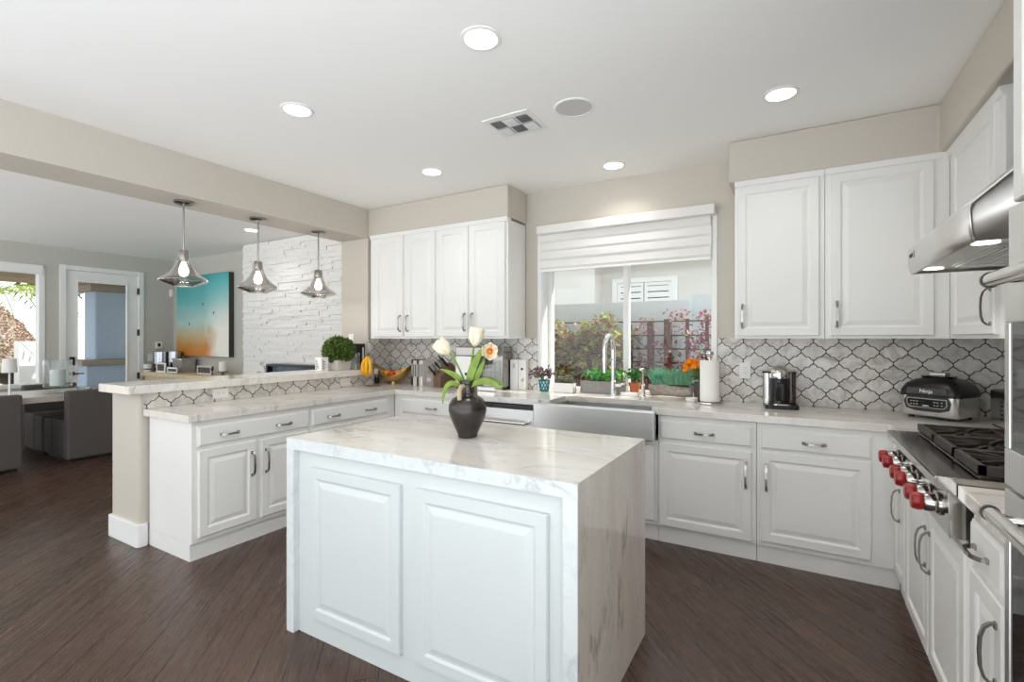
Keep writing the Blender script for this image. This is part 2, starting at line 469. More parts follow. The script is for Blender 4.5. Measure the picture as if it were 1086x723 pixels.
def build(mb, name, m, parent=None, world=False, bevel=0, smooth=False, seg=2):
    """link the shape as ONE mesh object; world=True: its points were given in world coordinates"""
    me = bpy.data.meshes.new(name)
    bm = mb.bm
    if world and parent is not None:
        bmesh.ops.translate(bm, verts=bm.verts, vec=-wpos(parent))
    bmesh.ops.recalc_face_normals(bm, faces=bm.faces)
    bm.to_mesh(me); bm.free()
    me.materials.append(m)
    o = bpy.data.objects.new(name, me)
    COL.objects.link(o)
    if parent: o.parent = parent
    if bevel:
        b = o.modifiers.new('bevel', 'BEVEL'); b.width = bevel; b.segments = seg; b.limit_method = 'ANGLE'; b.angle_limit = math.radians(40)
    if smooth:
        for p in me.polygons: p.use_smooth = True
        if smooth is True:
            e = o.modifiers.new('split', 'EDGE_SPLIT'); e.split_angle = math.radians(38)
    return o

def tag(o, label, cat, group=None, kind=None):
    o['label'] = label; o['category'] = cat
    if group: o['group'] = group
    if kind: o['kind'] = kind
    return o

def thing(name, label, cat, loc=(0, 0, 0), rz=0, group=None, kind=None):
    o = bpy.data.objects.new(name, None)
    COL.objects.link(o)
    o.location = loc; o.rotation_euler = (0, 0, rz)
    o.empty_display_size = 0.1
    return tag(o, label, cat, group, kind)

def struct(name, mb, m, label=None, cat=None, bevel=0, parent=None):
    o = build(mb, name, m, parent, bevel=bevel)
    o['kind'] = 'structure'
    if label: o['label'] = label
    if cat: o['category'] = cat
    return o

def copy_thing(o, loc=None, rz=None, label=None):
    def cp(x, par):
        c = x.copy(); COL.objects.link(c)
        if par: c.parent = par
        for ch in list(x.children): cp(ch, c)
        return c
    c = cp(o, None)
    if loc is not None: c.location = loc
    if rz is not None: c.rotation_euler = (0, 0, rz)
    if label: c['label'] = label
    return c

# ------------------------------------------------------------------ the room
CZ = 2.73                   # kitchen ceiling
YB = 3.98                   # back wall
XR = 1.10                   # right wall
struct('floor', MB().prism([(-9.2, -0.8), (-6.2, -0.8), (-6.2, -2.4), (-1.6, -2.4), (-1.6, -0.4), (1.3, -0.4), (1.3, 4.4), (-9.2, 4.4)], 'z', -0.1, 0), M['floor'], 'dark brown hand-scraped wood floor laid on the diagonal', 'floor')
struct('ceiling', MB().box(-4.24, 1.3, -1.2, 4.2, CZ, CZ+0.25), M['ceil'], 'white flat kitchen ceiling with recessed lights', 'ceiling')
struct('ceiling_living', MB().box(-9.3, -4.24, -1.2, 4.5, 2.68, 2.68+0.3), M['ceil'], 'white living room ceiling beyond the beam', 'ceiling')
struct('wall_right', MB().box(XR, XR+0.15, 0.62, 4.18, 0, CZ), M['wall'], 'greige wall behind the range', 'wall')
# back wall with the window opening
wx0, wx1, wz0, wz1 = -2.0, -0.53, 0.914, 2.34
b = MB()
b.box(-4.24, wx0, YB, YB+0.2, 0, CZ).box(wx1, XR+0.15, YB, YB+0.2, 0, CZ).box(wx0, wx1, YB, YB+0.2, wz1, CZ).box(wx0, wx1, YB, YB+0.2, 0, wz0-0.046)
struct('wall_back', b, M['wall'], 'greige kitchen wall around the sink window', 'wall')
struct('wall_stub', MB().box(-4.24, -3.85, 3.63, YB, 0, 2.43), M['wall'], 'greige wall end at the far end of the raised bar', 'wall')
struct('beam', MB().box(-4.24, -3.85, -1.2, YB, 2.43, CZ-0.001), M['wall'], 'greige dropped beam carrying the pendants', 'beam')
struct('soffit', MB().box(-3.85, -2.15, 3.63, YB-0.001, 2.45, CZ-0.001), M['wall'], 'greige soffit above the cabinets left of the window', 'soffit', bevel=0.012)
b = MB().prism([(-0.39, 3.63), (0.72, 3.63), (0.72, 0.7), (XR-0.001, 0.7), (XR-0.001, YB-0.001), (-0.39, YB-0.001)], 'z', 2.45, CZ-0.001)
struct('soffit_corner', b, M['wall'], 'greige L-shaped soffit above the cabinets right of the window', 'soffit', bevel=0.012)
# living room
XL, YL = -9.0, 4.2
b = MB()
b.box(XL-0.2, XL, 0.3, 0.5, 0, 2.68).box(XL-0.2, XL, 2.58, 2.76, 0, 2.68).box(XL-0.2, XL, 3.74, 7.5, 0, 2.95)  # stretch past the room corner is added to keep sun off the porch column
b.box(XL-0.2, XL, 0.5, 2.58, 2.36, 2.68).box(XL-0.2, XL, 0.5, 2.58, 0, 0.72).box(XL-0.2, XL, 2.76, 3.74, 2.41, 2.68)
struct('wall_left', b, M['lwall'], 'grey living room wall with window and patio door', 'wall')
struct('wall_living', MB().box(XL, -4.24, YL, YL+0.2, 0, 2.68), M['lwall'], 'grey wall behind the abstract painting', 'wall')
# stacked-stone chimney breast
b = MB().box(-6.58, -4.25, 3.99, YL, 0, 2.675)
z = 0.72
while z < 2.66:
    h = min(random.choice((0.022, 0.03, 0.036, 0.045)), 2.672-z)
    x = -6.585
    while x < -4.26:
        w = min(random.uniform(0.1, 0.42), -4.252-x)
        if not (x+w > -6.02 and x < -4.3 and z+h > 0.93 and z < 1.05):
            d = random.uniform(0.0, 0.022)
            b.box(x+0.001, x+w-0.001, 3.95-d, 3.995, z+0.0008, z+h-0.0008)
        x += w
    z += h
ws = struct('wall_stone', b, M['stone'], 'white stacked stone chimney breast', 'wall')
# half wall under the raised bar
struct('wall_half', MB().rbox(-4.16, -3.76, 1.545, 3.64, 0, 1.02, 0.02), M['wall'], 'greige half wall carrying the raised bar', 'wall')
b = MB().rbox(-4.178, -3.742, 1.527, 1.60, 0, 0.15, 0.022).box(-4.178, -4.158, 1.6, 3.64, 0, 0.15)
struct('baseboard_half', b, M['trimw'], 'white baseboard around the half wall', 'baseboard', bevel=0.004)
b = MB().box(XL, XL+0.018, 0.3, 2.73, 0, 0.14).box(XL, XL+0.018, 3.77, YL, 0, 0.14).box(XL, -6.6, YL-0.018, YL, 0, 0.14)
struct('baseboard_living', b, M['trimw'], 'white baseboard of the living room', 'baseboard')
# backsplash tiles
b = MB().box(-3.85, wx0-0.035, YB-0.012, YB-0.001, 0.9135, 1.39)
struct('backsplash', b, M['tileX'], 'grey arabesque marble tiles left of the window', 'backsplash')
b = MB().box(wx1+0.03, XR-0.012, YB-0.012, YB-0.001, 0.9135, 1.39)
struct('backsplash_right', b, M['tileX'], 'grey arabesque marble tiles right of the window', 'backsplash')
struct('backsplash_range', MB().box(XR-0.012, XR-0.001, 1.6, YB-0.012, 0.9135, 1.7), M['tileY'], 'grey arabesque marble tiles behind the range', 'backsplash')
struct('backsplash_stub', MB().box(-3.85, -3.84, 3.635, YB-0.012, 0.9135, 1.384), M['tileY'], 'grey arabesque marble tiles on the wall end', 'backsplash')
struct('backsplash_bar', MB().box(-3.76, -3.75, 1.575, 3.63, 0.9135, 1.02), M['tileY'], 'low strip of arabesque tiles under the raised bar', 'backsplash')

# ------------------------------------------------------------------ windows and door
def bx(mb, *a): mb.box(*a); return mb
w1 = thing('window_1', 'white framed sliding kitchen window above the sink', 'window', (-1.265, 4.14, 0.914), kind='structure')
b = MB()
b.box(wx0, wx0+0.045, 4.10, 4.17, wz0, wz1).box(wx1-0.035, wx1, 4.10, 4.17, wz0, wz1).box(wx0+0.0455, wx1-0.0355, 4.10, 4.17, wz1-0.05, wz1).box(wx0+0.0455, wx1-0.0355, 4.10, 4.17, wz0, wz0+0.03)
build(b, 'window_frame', M['trimw'], w1, True, 0.004)
build(MB().box(-1.275, -1.225, 4.105, 4.165, wz0+0.03, wz1-0.05), 'mullion', M['trimw'], w1, True, 0.004)
build(MB().box(wx0+0.045, -1.275, 4.133, 4.137, wz0+0.03, wz1-0.05), 'window_pane', M['pane'], w1, True)
build(MB().box(-1.225, wx1-0.035, 4.143, 4.147, wz0+0.03, wz1-0.05), 'window_pane', M['pane'], w1, True)
b = MB().box(wx0, wx0+0.012, YB+0.002, 4.10, wz0, wz1).box(wx1-0.012, wx1, YB+0.002, 4.10, wz0, wz1).box(wx0, wx1, YB+0.002, 4.10, wz1-0.012, wz1)
build(b, 'reveal', M['trimw'], w1, True)
# white edge strips
build(MB().box(wx0-0.03, wx0+0.004, YB-0.014, YB+0.004, wz0+0.001, 2.33).box(wx1-0.004, wx1+0.025, YB-0.014, YB+0.004, wz0+0.001, 2.33), 'casing', M['trimw'], w1, True)

rs = thing('roller_shade', 'white banded fabric shade half lowered over the kitchen window', 'window shade', (-1.26, 3.93, 2.0))
build(MB().box(-2.005, -0.512, 3.885, 3.977, 2.318, 2.395), 'valance', M['shade'], rs, True, 0.008, seg=3)
prof = [(3.940, 2.325)]
zz = 2.30
pts = [(3.936, 2.318)]
for i in range(4):
    top = 2.318 - i*0.079
    pts += [(3.926+0.004*(i % 2), top-0.015), (3.921, top-0.06), (3.934, top-0.076)]
pts.append((3.934, 1.992))
outer = pts + [(y+0.006, z) for y, z in reversed(pts)]
build(MB().prism(outer, 'x', -1.985, -0.545), 'shade_fabric', M['shade'], rs, True)
build(MB().box(-1.985, -0.545, 3.922, 3.942, 1.982, 2.0), 'bottom_rail', M['white'], rs, True, 0.004)

w2 = thing('window_2', 'white framed living room window looking onto the garden', 'window', (XL, 1.54, 0.72), kind='structure')
b = MB()
b.box(XL-0.12, XL+0.012, 2.515, 2.58, 0.771, 2.36).box(XL-0.12, XL+0.012, 0.5, 0.56, 0.771, 2.36).box(XL-0.12, XL+0.012, 0.561, 2.514, 2.3, 2.36).box(XL-0.12, XL+0.02, 0.5, 2.58, 0.72, 0.77)
build(b, 'window_frame', M['trimw'], w2, True, 0.004)
build(MB().box(XL-0.08, XL-0.075, 0.56, 2.515, 0.77, 2.3), 'window_pane', M['pane'], w2, True)
build(MB().box(XL-0.05, XL+0.03, 0.52, 2.56, 2.27, 2.40), 'blind_headrail', M['trimw'], w2, True, 0.01)

d1 = thing('door_1', 'white glazed patio door with black lever in the living room', 'door', (XL, 3.25, 0), kind='structure')
b = MB()
b.box(XL-0.1, XL+0.02, 2.735, 2.805, 0, 2.44).box(XL-0.1, XL+0.02, 3.69, 3.762, 0, 2.44).box(XL-0.1, XL+0.02, 2.8055, 3.6895, 2.375, 2.44)
build(b, 'door_frame', M['trimw'], d1, True, 0.004)
b = MB()
b.box(XL-0.06, XL-0.015, 2.81, 2.94, 0.01, 2.37).box(XL-0.06, XL-0.015, 3.545, 3.685, 0.01, 2.37).box(XL-0.06, XL-0.015, 2.94, 3.545, 2.215, 2.37).box(XL-0.06, XL-0.015, 2.94, 3.545, 0.01, 0.28)
b.box(XL-0.02, XL-0.004, 2.925, 2.945, 0.27, 2.235).box(XL-0.02, XL-0.004, 3.54, 3.56, 0.27, 2.235).box(XL-0.02, XL-0.0045, 2.9455, 3.5395, 2.21, 2.235)
build(b, 'door_panel', M['trimw'], d1, True, 0.003)
build(MB().box(XL-0.04, XL-0.035, 2.94, 3.545, 0.28, 2.215), 'door_pane', M['pane'], d1, True)
build(MB().box(XL-0.015, XL+0.012, 2.845, 2.905, 1.0, 1.12), 'keypad_lock', M['black'], d1, True, 0.006)
build(MB().box(XL-0.015, XL+0.01, 2.845, 2.9, 0.855, 0.905).tube([(XL+0.0, 2.87, 0.88), (XL+0.05, 2.87, 0.88), (XL+0.055, 2.9, 0.88), (XL+0.055, 2.99, 0.878)], 0.009), 'door_handle', M['black'], d1, True)
for z in (0.35, 0.8, 1.48, 2.13):
    build(MB().box(XL-0.012, XL+0.024, 3.68, 3.7, z-0.05, z+0.05), 'hinge', M['black'], d1, True)

# ------------------------------------------------------------------ outdoors
struct('ground', MB().box(-30, -9.2, -12, 14, -0.35, -0.12).box(-9.2, 8, 4.4, 14, -0.35, -0.12), M['gravel'], 'pale gravel yard outside', 'ground')
struct('wall_yard', MB().box(-6, -1.0, 5.7, 5.9, -0.2, 1.82).box(-1.0, 2.2, 5.75, 5.95, -0.2, 1.88), M['bluewall'], 'pale grey garden wall behind the trellis', 'wall')
b = MB().box(-7, -2.95, 7.9, 10.5, -0.2, 6.0).box(-2.95, 4, 8.3, 10.5, -0.2, 6.0).box(-7, 4.0, 7.7, 8.3, 2.75, 2.85)
struct('wall_neighbour', b, M['stucco'], 'pale stucco wall of the house next door', 'wall')
wn = thing('window_3', 'shuttered window of the neighbouring house seen above the garden wall', 'window', (-2.2, 8.3, 2.0), kind='structure')
b = MB().box(-2.75, -2.66, 8.22, 8.32, 1.3, 2.42).box(-1.74, -1.65, 8.22, 8.32, 1.3, 2.42).box(-2.659, -1.741, 8.22, 8.32, 2.34, 2.42).box(-2.75, -1.65, 8.22, 8.32, 1.22, 1.299)
build(b, 'window_frame', M['trimw'], wn, True)
build(MB().box(-2.66, -1.74, 8.28, 8.295, 1.3, 2.34), 'window_pane', M['glossblack'], wn, True)
for x0 in (-2.655, -2.19):
    b = MB().box(x0, x0+0.05, 8.235, 8.27, 1.32, 2.335).box(x0+0.4, x0+0.45, 8.235, 8.27, 1.32, 2.335).box(x0+0.051, x0+0.399, 8.235, 8.27, 2.28, 2.335)
    for k in range(9):
        b.box(x0+0.051, x0+0.399, 8.24, 8.265, 1.36+k*0.103, 1.36+k*0.103+0.085)
    build(b, 'shutter', M['trimw'], wn, True)
tr = thing('trellis', 'rusty garden trellis of posts and rails outside the kitchen window', 'trellis', (-1.7, 5.5, -0.12))
for x, zt, w in ((-2.55, 1.55, 0.03), (-2.2, 1.55, 0.03), (-1.88, 1.55, 0.03), (-1.62, 1.55, 0.03), (-1.40, 1.58, 0.065), (-1.21, 1.6, 0.075), (-1.0, 1.6, 0.035), (-0.8, 1.64, 0.035)):
    build(MB().box(x-w/2, x+w/2, 5.5, 5.5+w, -0.12, zt), 'post', M['rust'], tr, True)
for z in (0.75, 0.95, 1.12, 1.27, 1.42, 1.575):
    build(MB().box(-2.7, -0.6, 5.49, 5.505, z-0.008, z+0.008), 'rail', M['rust'], tr, True)

def scatter_leaves(mb, n, pos, L=(0.04, 0.08), upbias=0.4):
    for _ in range(n):
        p = pos()
        d = Vector((random.gauss(0, 1), random.gauss(0, 1), random.gauss(0, 0.8)+upbias))
        l = random.uniform(*L)
        mb.leaf(p, d, (random.gauss(0, .5), random.gauss(0, .5)-0.4, 1), l, l*random.uniform(0.45, 0.75))
    return mb

sh = thing('shrub', 'dense green and burgundy climbing shrub behind the faucet outside', 'shrub', (-2.2, 5.35, -0.12))
b = MB()
for x in (-2.6, -2.35, -2.1, -1.9, -1.7):
    pts = [(x, 5.4, -0.12)]
    for k in range(5): pts.append((x+random.gauss(0, .05), 5.38+random.gauss(0, .04), 0.2+k*0.28))
    b.tube(pts, [0.02, 0.018, 0.014, 0.01, 0.008, 0.005], 6)
build(b, 'stem', M['rust'], sh, True)
def shrubpos():
    x = random.uniform(-2.85, -1.6)
    top = 1.52 + 0.10*math.sin(x*9) + 0.06*math.sin(x*23)
    return (x, 5.33+max(-.2, min(.2, random.gauss(0, .09))), random.uniform(0.2, 1)**0.75*top)
build(scatter_leaves(MB(), 3600, shrubpos, (0.055, 0.105)), 'foliage', M['shrub'], sh, True)
vn = thing('vine', 'sparse burgundy vine on the trellis right of the window mullion', 'vine', (-1.2, 5.45, -0.12))
b = MB()
for x in (-1.45, -1.2, -0.95):
    pts = [(x, 5.47, -0.12)]
    for k in range(6): pts.append((x+random.gauss(0, .07), 5.46+random.gauss(0, .02), 0.15+k*0.26))
    b.tube(pts, [0.014, 0.012, 0.01, 0.008, 0.006, 0.005, 0.004], 6)
build(b, 'stem', M['rust'], vn, True)
cl = [(random.uniform(-1.65, -0.62), random.uniform(0.5, 1.62)) for _ in range(48)]
def vinepos():
    c = random.choice(cl)
    return (c[0]+random.gauss(0, .06), 5.45+random.gauss(0, .04), min(1.68, c[1]+random.gauss(0, .06)))
build(scatter_leaves(MB(), 1350, vinepos, (0.035, 0.072)), 'foliage', M['vine'], vn, True)

# garden outside the living room
b = MB()
n = 28
for i in range(n):
    for j in range(n):
        pass
R = []
for i in range(n+1):
    x = -19 + i*(5.6/n)
    row = []
    for j in range(n+1):
        y = 0.5 + j*(6.0/n)
        r2 = ((x+16.0)/2.6)**2 + ((y-3.5)/1.0)**2
        row.append((x, y, -0.15 + 2.3*math.exp(-r2*0.9) + 0.05*random.random()))
    R.append(row)
bm = b.bm
V = [[bm.verts.new(p) for p in row] for row in R]
for i in range(n):
    for j in range(n): bm.faces.new((V[i][j], V[i+1][j], V[i+1][j+1], V[i][j+1]))
hm = build(b, 'hillside', M['gravel'], smooth='all'); hm['kind'] = 'structure'; hm['label'] = 'dry brown garden mound outside the living room window'; hm['category'] = 'hill'
def hillpos():
    x = random.uniform(-16.5, -13.6); y = random.uniform(2.2, 5.2)
    r2 = ((x+16.0)/2.6)**2 + ((y-3.5)/1.0)**2
    return (x, y, -0.1 + 2.3*math.exp(-r2*0.9) + random.uniform(0, 0.06))
gc = build(scatter_leaves(MB(), 7000, hillpos, (0.04, 0.085)), 'groundcover', M['groundcover'])
tag(gc, 'dry brown groundcover over the mound outside the living room', 'groundcover', kind='stuff')
struct('wall_garden', MB().box(-13.2, -12.9, 3.33, 4.4, -0.2, 1.33), M['trimw'], 'sunlit white low garden wall outside the living room window', 'wall')
pm = thing('palm', 'yellow-green arching palm outside the living room window', 'palm', (-12.4, 2.62, -0.12))
build(MB().tube([(-12.4, 2.62, -0.12), (-12.4, 2.64, 1.0), (-12.4, 2.7, 2.05)], [0.13, 0.11, 0.08], 10), 'trunk', M['log'], pm, True)
for k in range(11):
    a = k*2*PI/11 + 0.3
    b = MB(); top = Vector((-12.4, 2.7, 2.1))
    prev = None
    pts = []
    for i in range(15):
        s = i/14
        pts.append(top + Vector((math.cos(a)*s*1.35, math.sin(a)*s*1.35, 0.42*math.sin(s*PI*0.75) - 0.55*s*s)))
    b.tube(pts, 0.008, 5)
    for i in range(2, 15):
        for sd in (-1, 1):
            d = (pts[i]-pts[i-1]).normalized()
            n_ = d.cross(Vector((0, 0, 1))).normalized()*sd
            b.leaf(pts[i], n_*0.8+d*0.6+Vector((0, 0, -0.45)), (0, 0, 1), 0.34*math.sin(PI*(0.15+0.8*i/14))+0.05, 0.035, 0.05)
    build(b, 'frond', M['palm'], pm, True)
tt = thing('tree', 'dark green tree canopy above the garden outside the living room window', 'tree', (-17.5, 5.6, 0))
build(MB().tube([(-17.5, 5.6, -0.1), (-17.5, 5.5, 1.5), (-17.3, 5.3, 2.6)], [0.15, 0.12, 0.07], 8), 'trunk', M['log'], tt, True)
def treepos():
    v = Vector((random.gauss(0, 1), random.gauss(0, 1), random.gauss(0, 1))).normalized()*random.uniform(0.5, 1)
    return (-17.3+v.x*1.0, 5.2+v.y*0.9, 3.1+v.z*0.7)
build(scatter_leaves(MB(), 1500, treepos, (0.12, 0.22)), 'canopy', M['boxwood'], tt, True)
M['shaded_stucco'] = mat('blue_shaded_stucco', srgb(172, 190, 212), 0.9, nscale=30, namt=0.05, bump=0.2)  # blue of the porch shade is put into the stucco colour
M['ledge'] = mat('taupe_stucco_ledge', srgb(158, 146, 132), 0.9, nscale=40, namt=0.06)
struct('column', MB().rbox(-10.95, -10.35, 3.50, 4.5, -0.2, 0.925, 0.02).rbox(-10.88, -10.42, 3.64, 4.14, 1.025, 2.2, 0.03).rbox(-10.95, -10.55, 4.14, 4.6, 1.025, 2.2, 0.02), M['shaded_stucco'], 'stucco porch column outside the patio door, blue shade in its colour', 'column')
struct('column_ledge', MB().box(-11.0, -10.3, 3.42, 4.62, 0.93, 1.02).box(-10.95, -10.35, 3.55, 4.62, 2.205, 2.315), M['ledge'], 'taupe ledges of the porch column', 'ledge')
struct('porch_beam', MB().box(-11.2, -10.2, -3, 6, 2.32, 2.42), M['tanstucco'], 'tan porch beam outside the living room', 'beam')
struct('roof', MB().box(-11.2, -9.2, -3.0, 6, 2.7, 2.8).box(-11.2, 1.3, 4.2, 4.75, 2.98, 3.06).box(-9.2, 3.0, -5.2, 4.2, 2.98, 3.1), M['stucco'], 'porch and house roof with an added rear overhang that blocks the sky', 'roof')  # slab reaching out behind the camera is added to block rear sky light

# ------------------------------------------------------------------ cabinet builder
def rect(x0, x1, z0, z1, y, ins=0.0):
    return [(x0+ins, y, z0+ins), (x1-ins, y, z0+ins), (x1-ins, y, z1-ins), (x0+ins, y, z1-ins)]
def raised_door(x0, x1, z0, z1, th=0.02, fr=0.055, k=0.85):
    """raised-panel door, front towards -y, back at y = 0"""
    steps = [(0.0, 0.0), (0.0, -th+0.005), (0.004, -th), (fr-0.006, -th), (fr, -th+0.004*k), (fr+0.004, -th+0.011*k), (fr+0.012, -th+0.011*k), (fr+0.034, -th+0.003*k), (fr+0.038, -th+0.002*k)]
    m = MB()
    m.rings([rect(x0, x1, z0, z1, y, i) for i, y in steps])
    return m
def slab_front(x0, x1, z0, z1, th=0.02):
    steps = [(0.0, 0.0), (0.0, -th+0.008), (0.006, -th+0.005), (0.012, -th), (0.016, -th)]
    m = MB(); m.rings([rect(x0, x1, z0, z1, y, i) for i, y in steps]); return m
def pull(cx, cz, L=0.165, vertical=True, y=-0.02):
    m = MB()
    P = [(-L/2+0.002, 0.0), (-L/2+0.004, 0.014), (-L/2+0.016, 0.026), (-L/4, 0.033), (0, 0.035), (L/4, 0.033), (L/2-0.016, 0.026), (L/2-0.004, 0.014), (L/2-0.002, 0.0)]
    if vertical:
        pts = [(cx, y-n, cz+t) for t, n in P]; side = (1, 0, 0)
        feet = [(cx-0.0075, cx+0.0075, cz+s*(L/2-0.006)-0.009, cz+s*(L/2-0.006)+0.009) for s in (-1, 1)]
    else:
        pts = [(cx+t, y-n, cz) for t, n in P]; side = (0, 0, 1)
        feet = [(cx+s*(L/2-0.006)-0.009, cx+s*(L/2-0.006)+0.009, cz-0.0075, cz+0.0075) for s in (-1, 1)]
    m.strip(pts, 0.012, side, 0.007)
    for a, b_, c, d in feet: m.box(a, b_, y-0.006, y, c, d)
    return m

def cabinet(label, loc, rz, w, z0, z1, depth, fronts, name='base_cabinet', toe=0.0, cat='cabinet', group=None, crown=0, toe_ext=0.0, end_panel=False):
    """local frame: x along the width, front at y = 0, body behind it (+y), z up from the floor"""
    t = thing(name, label, cat, loc, rz, group)
    build(MB().box(0.0005, w-0.0005, 0, depth, z0, z1), 'body', M['cab'], t, bevel=0.0015)
    if toe: build(MB().box(0.0005, w-0.0005+toe_ext, 0.02, 0.045, 0.0, toe), 'toe_kick', M['cab'], t)
    if end_panel: build(MB().box(0.0, 0.018, 0.0455, depth, 0.0, z0-0.0005), 'end_panel', M['cab'], t)
    if crown:
        build(MB().prism([(0.0, z1-0.02), (-0.012, z1-0.01), (-0.02, z1+crown-0.004), (-0.02, z1+crown), (0.05, z1+crown), (0.05, z1-0.02)], 'x', 0.001, w-0.001), 'crown_moulding', M['cab'], t)
    for f in fronts:
        k, x0, x1, a, c = f[:5]
        if k == 'door':
            d = build(raised_door(x0, x1, a, c), 'door', M['cab'], t)
            if f[5] is not None:
                hx = x1-0.032 if f[5] == 'r' else (x0+0.032 if f[5] == 'l' else f[5])
                build(pull(hx, f[6]), 'handle', M['nickel'], d)
        else:
            d = build(slab_front(x0, x1, a, c), 'drawer', M['cab'], t)
            for hx in f[5]:
                build(pull(hx, (a+c)/2-0.005, 0.12, False), 'handle', M['nickel'], d)
    return t

DZ0, DZ1, WZ0, WZ1 = 0.143, 0.685, 0.708, 0.836
BT = 0.868
# --- peninsula (front faces +x at x = -3.215): local x = world y - 1.6
PX = -3.215
R90 = PI/2
cabinet('white two-door base cabinet with one wide drawer at the open end of the peninsula', (PX, 1.60, 0), R90, 0.842, 0.11, BT, 0.53,
        [('drawer', 0.03, 0.827, WZ0, WZ1, (0.225, 0.615)), ('door', 0.035, 0.408, DZ0, DZ1, 'r', 0.532), ('door', 0.445, 0.82, DZ0, DZ1, 'l', 0.532)], toe=0.112, end_panel=True)
cabinet('white peninsula base cabinet with a wide drawer next to the inside corner', (PX, 2.443, 0), R90, 0.92, 0.11, BT, 0.53,
        [('drawer', 0.013, 0.82, WZ0, WZ1, (0.213, 0.605)), ('door', 0.013, 0.41, DZ0, DZ1, 'r', 0.532), ('door', 0.425, 0.82, DZ0, DZ1, 'l', 0.532)], toe=0.112)
# --- back run, front faces -y at y = 3.365
FY = 3.365
cabinet('white base cabinet with a single drawer left of the dishwasher', (-3.214, FY, 0), 0, 0.674, 0.11, BT, 0.58,
        [('drawer', 0.094, 0.659, WZ0, WZ1, (0.451,)), ('door', 0.094, 0.659, DZ0, DZ1, 'r', 0.532)], toe=0.112)
cabinet('white sink base cabinet under the apron sink', (-1.74, FY, 0), 0, 0.938, 0.11, 0.69, 0.58,
        [('door', 0.01, 0.47, DZ0, 0.66, 'r', 0.5), ('door', 0.478, 0.918, DZ0, 0.66, 'l', 0.5)], toe=0.112)
cabinet('white base cabinet with drawer just right of the sink', (-0.8, FY, 0), 0, 0.598, 0.11, BT, 0.58,
        [('drawer', 0.013, 0.577, WZ0, WZ1, (0.297,)), ('door', 0.01, 0.573, 0.125, DZ1-0.005, 'r', 0.534)], toe=0.112)
cabinet('white base cabinet with drawer beside the range corner', (-0.2, FY, 0), 0, 0.684, 0.11, BT, 0.58,
        [('drawer', 0.022, 0.574, WZ0, WZ1, (0.302,)), ('door', 0.022, 0.574, DZ0, DZ1+0.008, 'l', 0.534)], toe=0.112, toe_ext=0.021)
# --- right run, front faces -x at x = 0.485: local x = y0 - world y
RX = 0.485
RN = -PI/2
cabinet('narrow white base cabinet door between corner and rangetop', (RX, 3.362, 0), RN, 0.35, 0.11, BT, 0.58,
        [('door', 0.06, 0.335, DZ0, 0.83, 0.235, 0.532)], toe=0.112)
cabinet('white two-door base cabinet under the rangetop', (RX, 3.01, 0), RN, 0.975, 0.11, 0.725, 0.56,
        [('door', 0.012, 0.478, 0.10, 0.70, 'r', 0.535), ('door', 0.488, 0.962, 0.10, 0.70, 'l', 0.535)], toe=0.112)
cabinet('white base cabinet with small drawer beside the wall oven', (RX, 2.033, 0), RN, 0.375, 0.11, BT, 0.58,
        [('drawer', 0.04, 0.305, WZ0, WZ1, (0.155,)), ('door', 0.04, 0.305, DZ0, DZ1, 'r', 0.545)], toe=0.112)
# --- wall cabinets, doors at y = 3.635
UY, UZ0, UZ1, UD = 3.655, 1.383, 2.43, 0.31
hz = 1.535
UG = 'wall cabinets left of the window'
cabinet('white two-door wall cabinet against the beam, left of the pair', (-3.83, UY, 0), 0, 0.884, UZ0, UZ1, UD,
        [('door', 0.07, 0.462, 1.402, 2.412, 'r', hz), ('door', 0.499, 0.868, 1.402, 2.412, 'l', hz)], 'wall_cabinet', crown=0.022)
cabinet('white two-door wall cabinet whose end panel faces the window', (-2.945, UY, 0), 0, 0.787, UZ0, UZ1, UD,
        [('door', 0.018, 0.367, 1.402, 2.412, 'r', hz), ('door', 0.388, 0.762, 1.402, 2.412, 'l', hz)], 'wall_cabinet', crown=0.022)
cabinet('white wall cabinet right of the window, above the pod coffee maker', (-0.352, UY, 0), 0, 0.52, UZ0, UZ1, UD,
        [('door', 0.018, 0.491, 1.402, 2.412, 'l', hz)], 'wall_cabinet', crown=0.022)
cabinet('wide white wall cabinet above the indoor grill', (0.169, UY, 0), 0, 0.6005, UZ0, UZ1, UD,
        [('door', 0.03, 0.529, 1.402, 2.412, 'l', hz)], 'wall_cabinet', crown=0.022)
cabinet('white wall cabinet on the right wall beside the range hood', (0.77, 3.6548, 0), RN, 0.848, UZ0, UZ1, 0.318,
        [('door', 0.13, 0.775, 1.402, 2.412, 'r', hz-0.01)], 'wall_cabinet', crown=0.022)

# ------------------------------------------------------------------ worktop and bar top
cnt = MB()
outline = [(-3.185, 1.567), (-3.185, 3.335), (-1.70, 3.335), (-1.70, 3.365), (-1.62, 3.365), (-1.62, 3.70), (-0.845, 3.70), (-0.845, 3.365), (-0.808, 3.365), (-0.808, 3.335),
           (0.455, 3.335), (0.455, 3.012), (1.062, 3.012), (1.062, 2.068), (0.455, 2.068), (0.455, 1.66), (XR-0.013, 1.66), (XR-0.013, YB-0.013),
           (wx1+0.03, YB-0.013), (wx1-0.013, YB-0.013), (wx1-0.013, 4.10), (wx0+0.013, 4.10), (wx0+0.013, YB-0.013), (-3.838, YB-0.013), (-3.838, 3.631), (-3.749, 3.631), (-3.749, 1.567)]
cnt.prism(outline, 'z', 0.869, 0.9135)
tag(build(cnt, 'worktop', M['marble'], bevel=0.003), 'white marble worktop running from the peninsula past the sink to the range', 'countertop')
bar = MB().rbox(-4.127, -3.69, 1.457, 3.628, 1.021, 1.077, 0.008, 2)
tag(build(bar, 'bar_top', M['marble'], bevel=0.004), 'raised white marble bar top on the half wall', 'countertop')

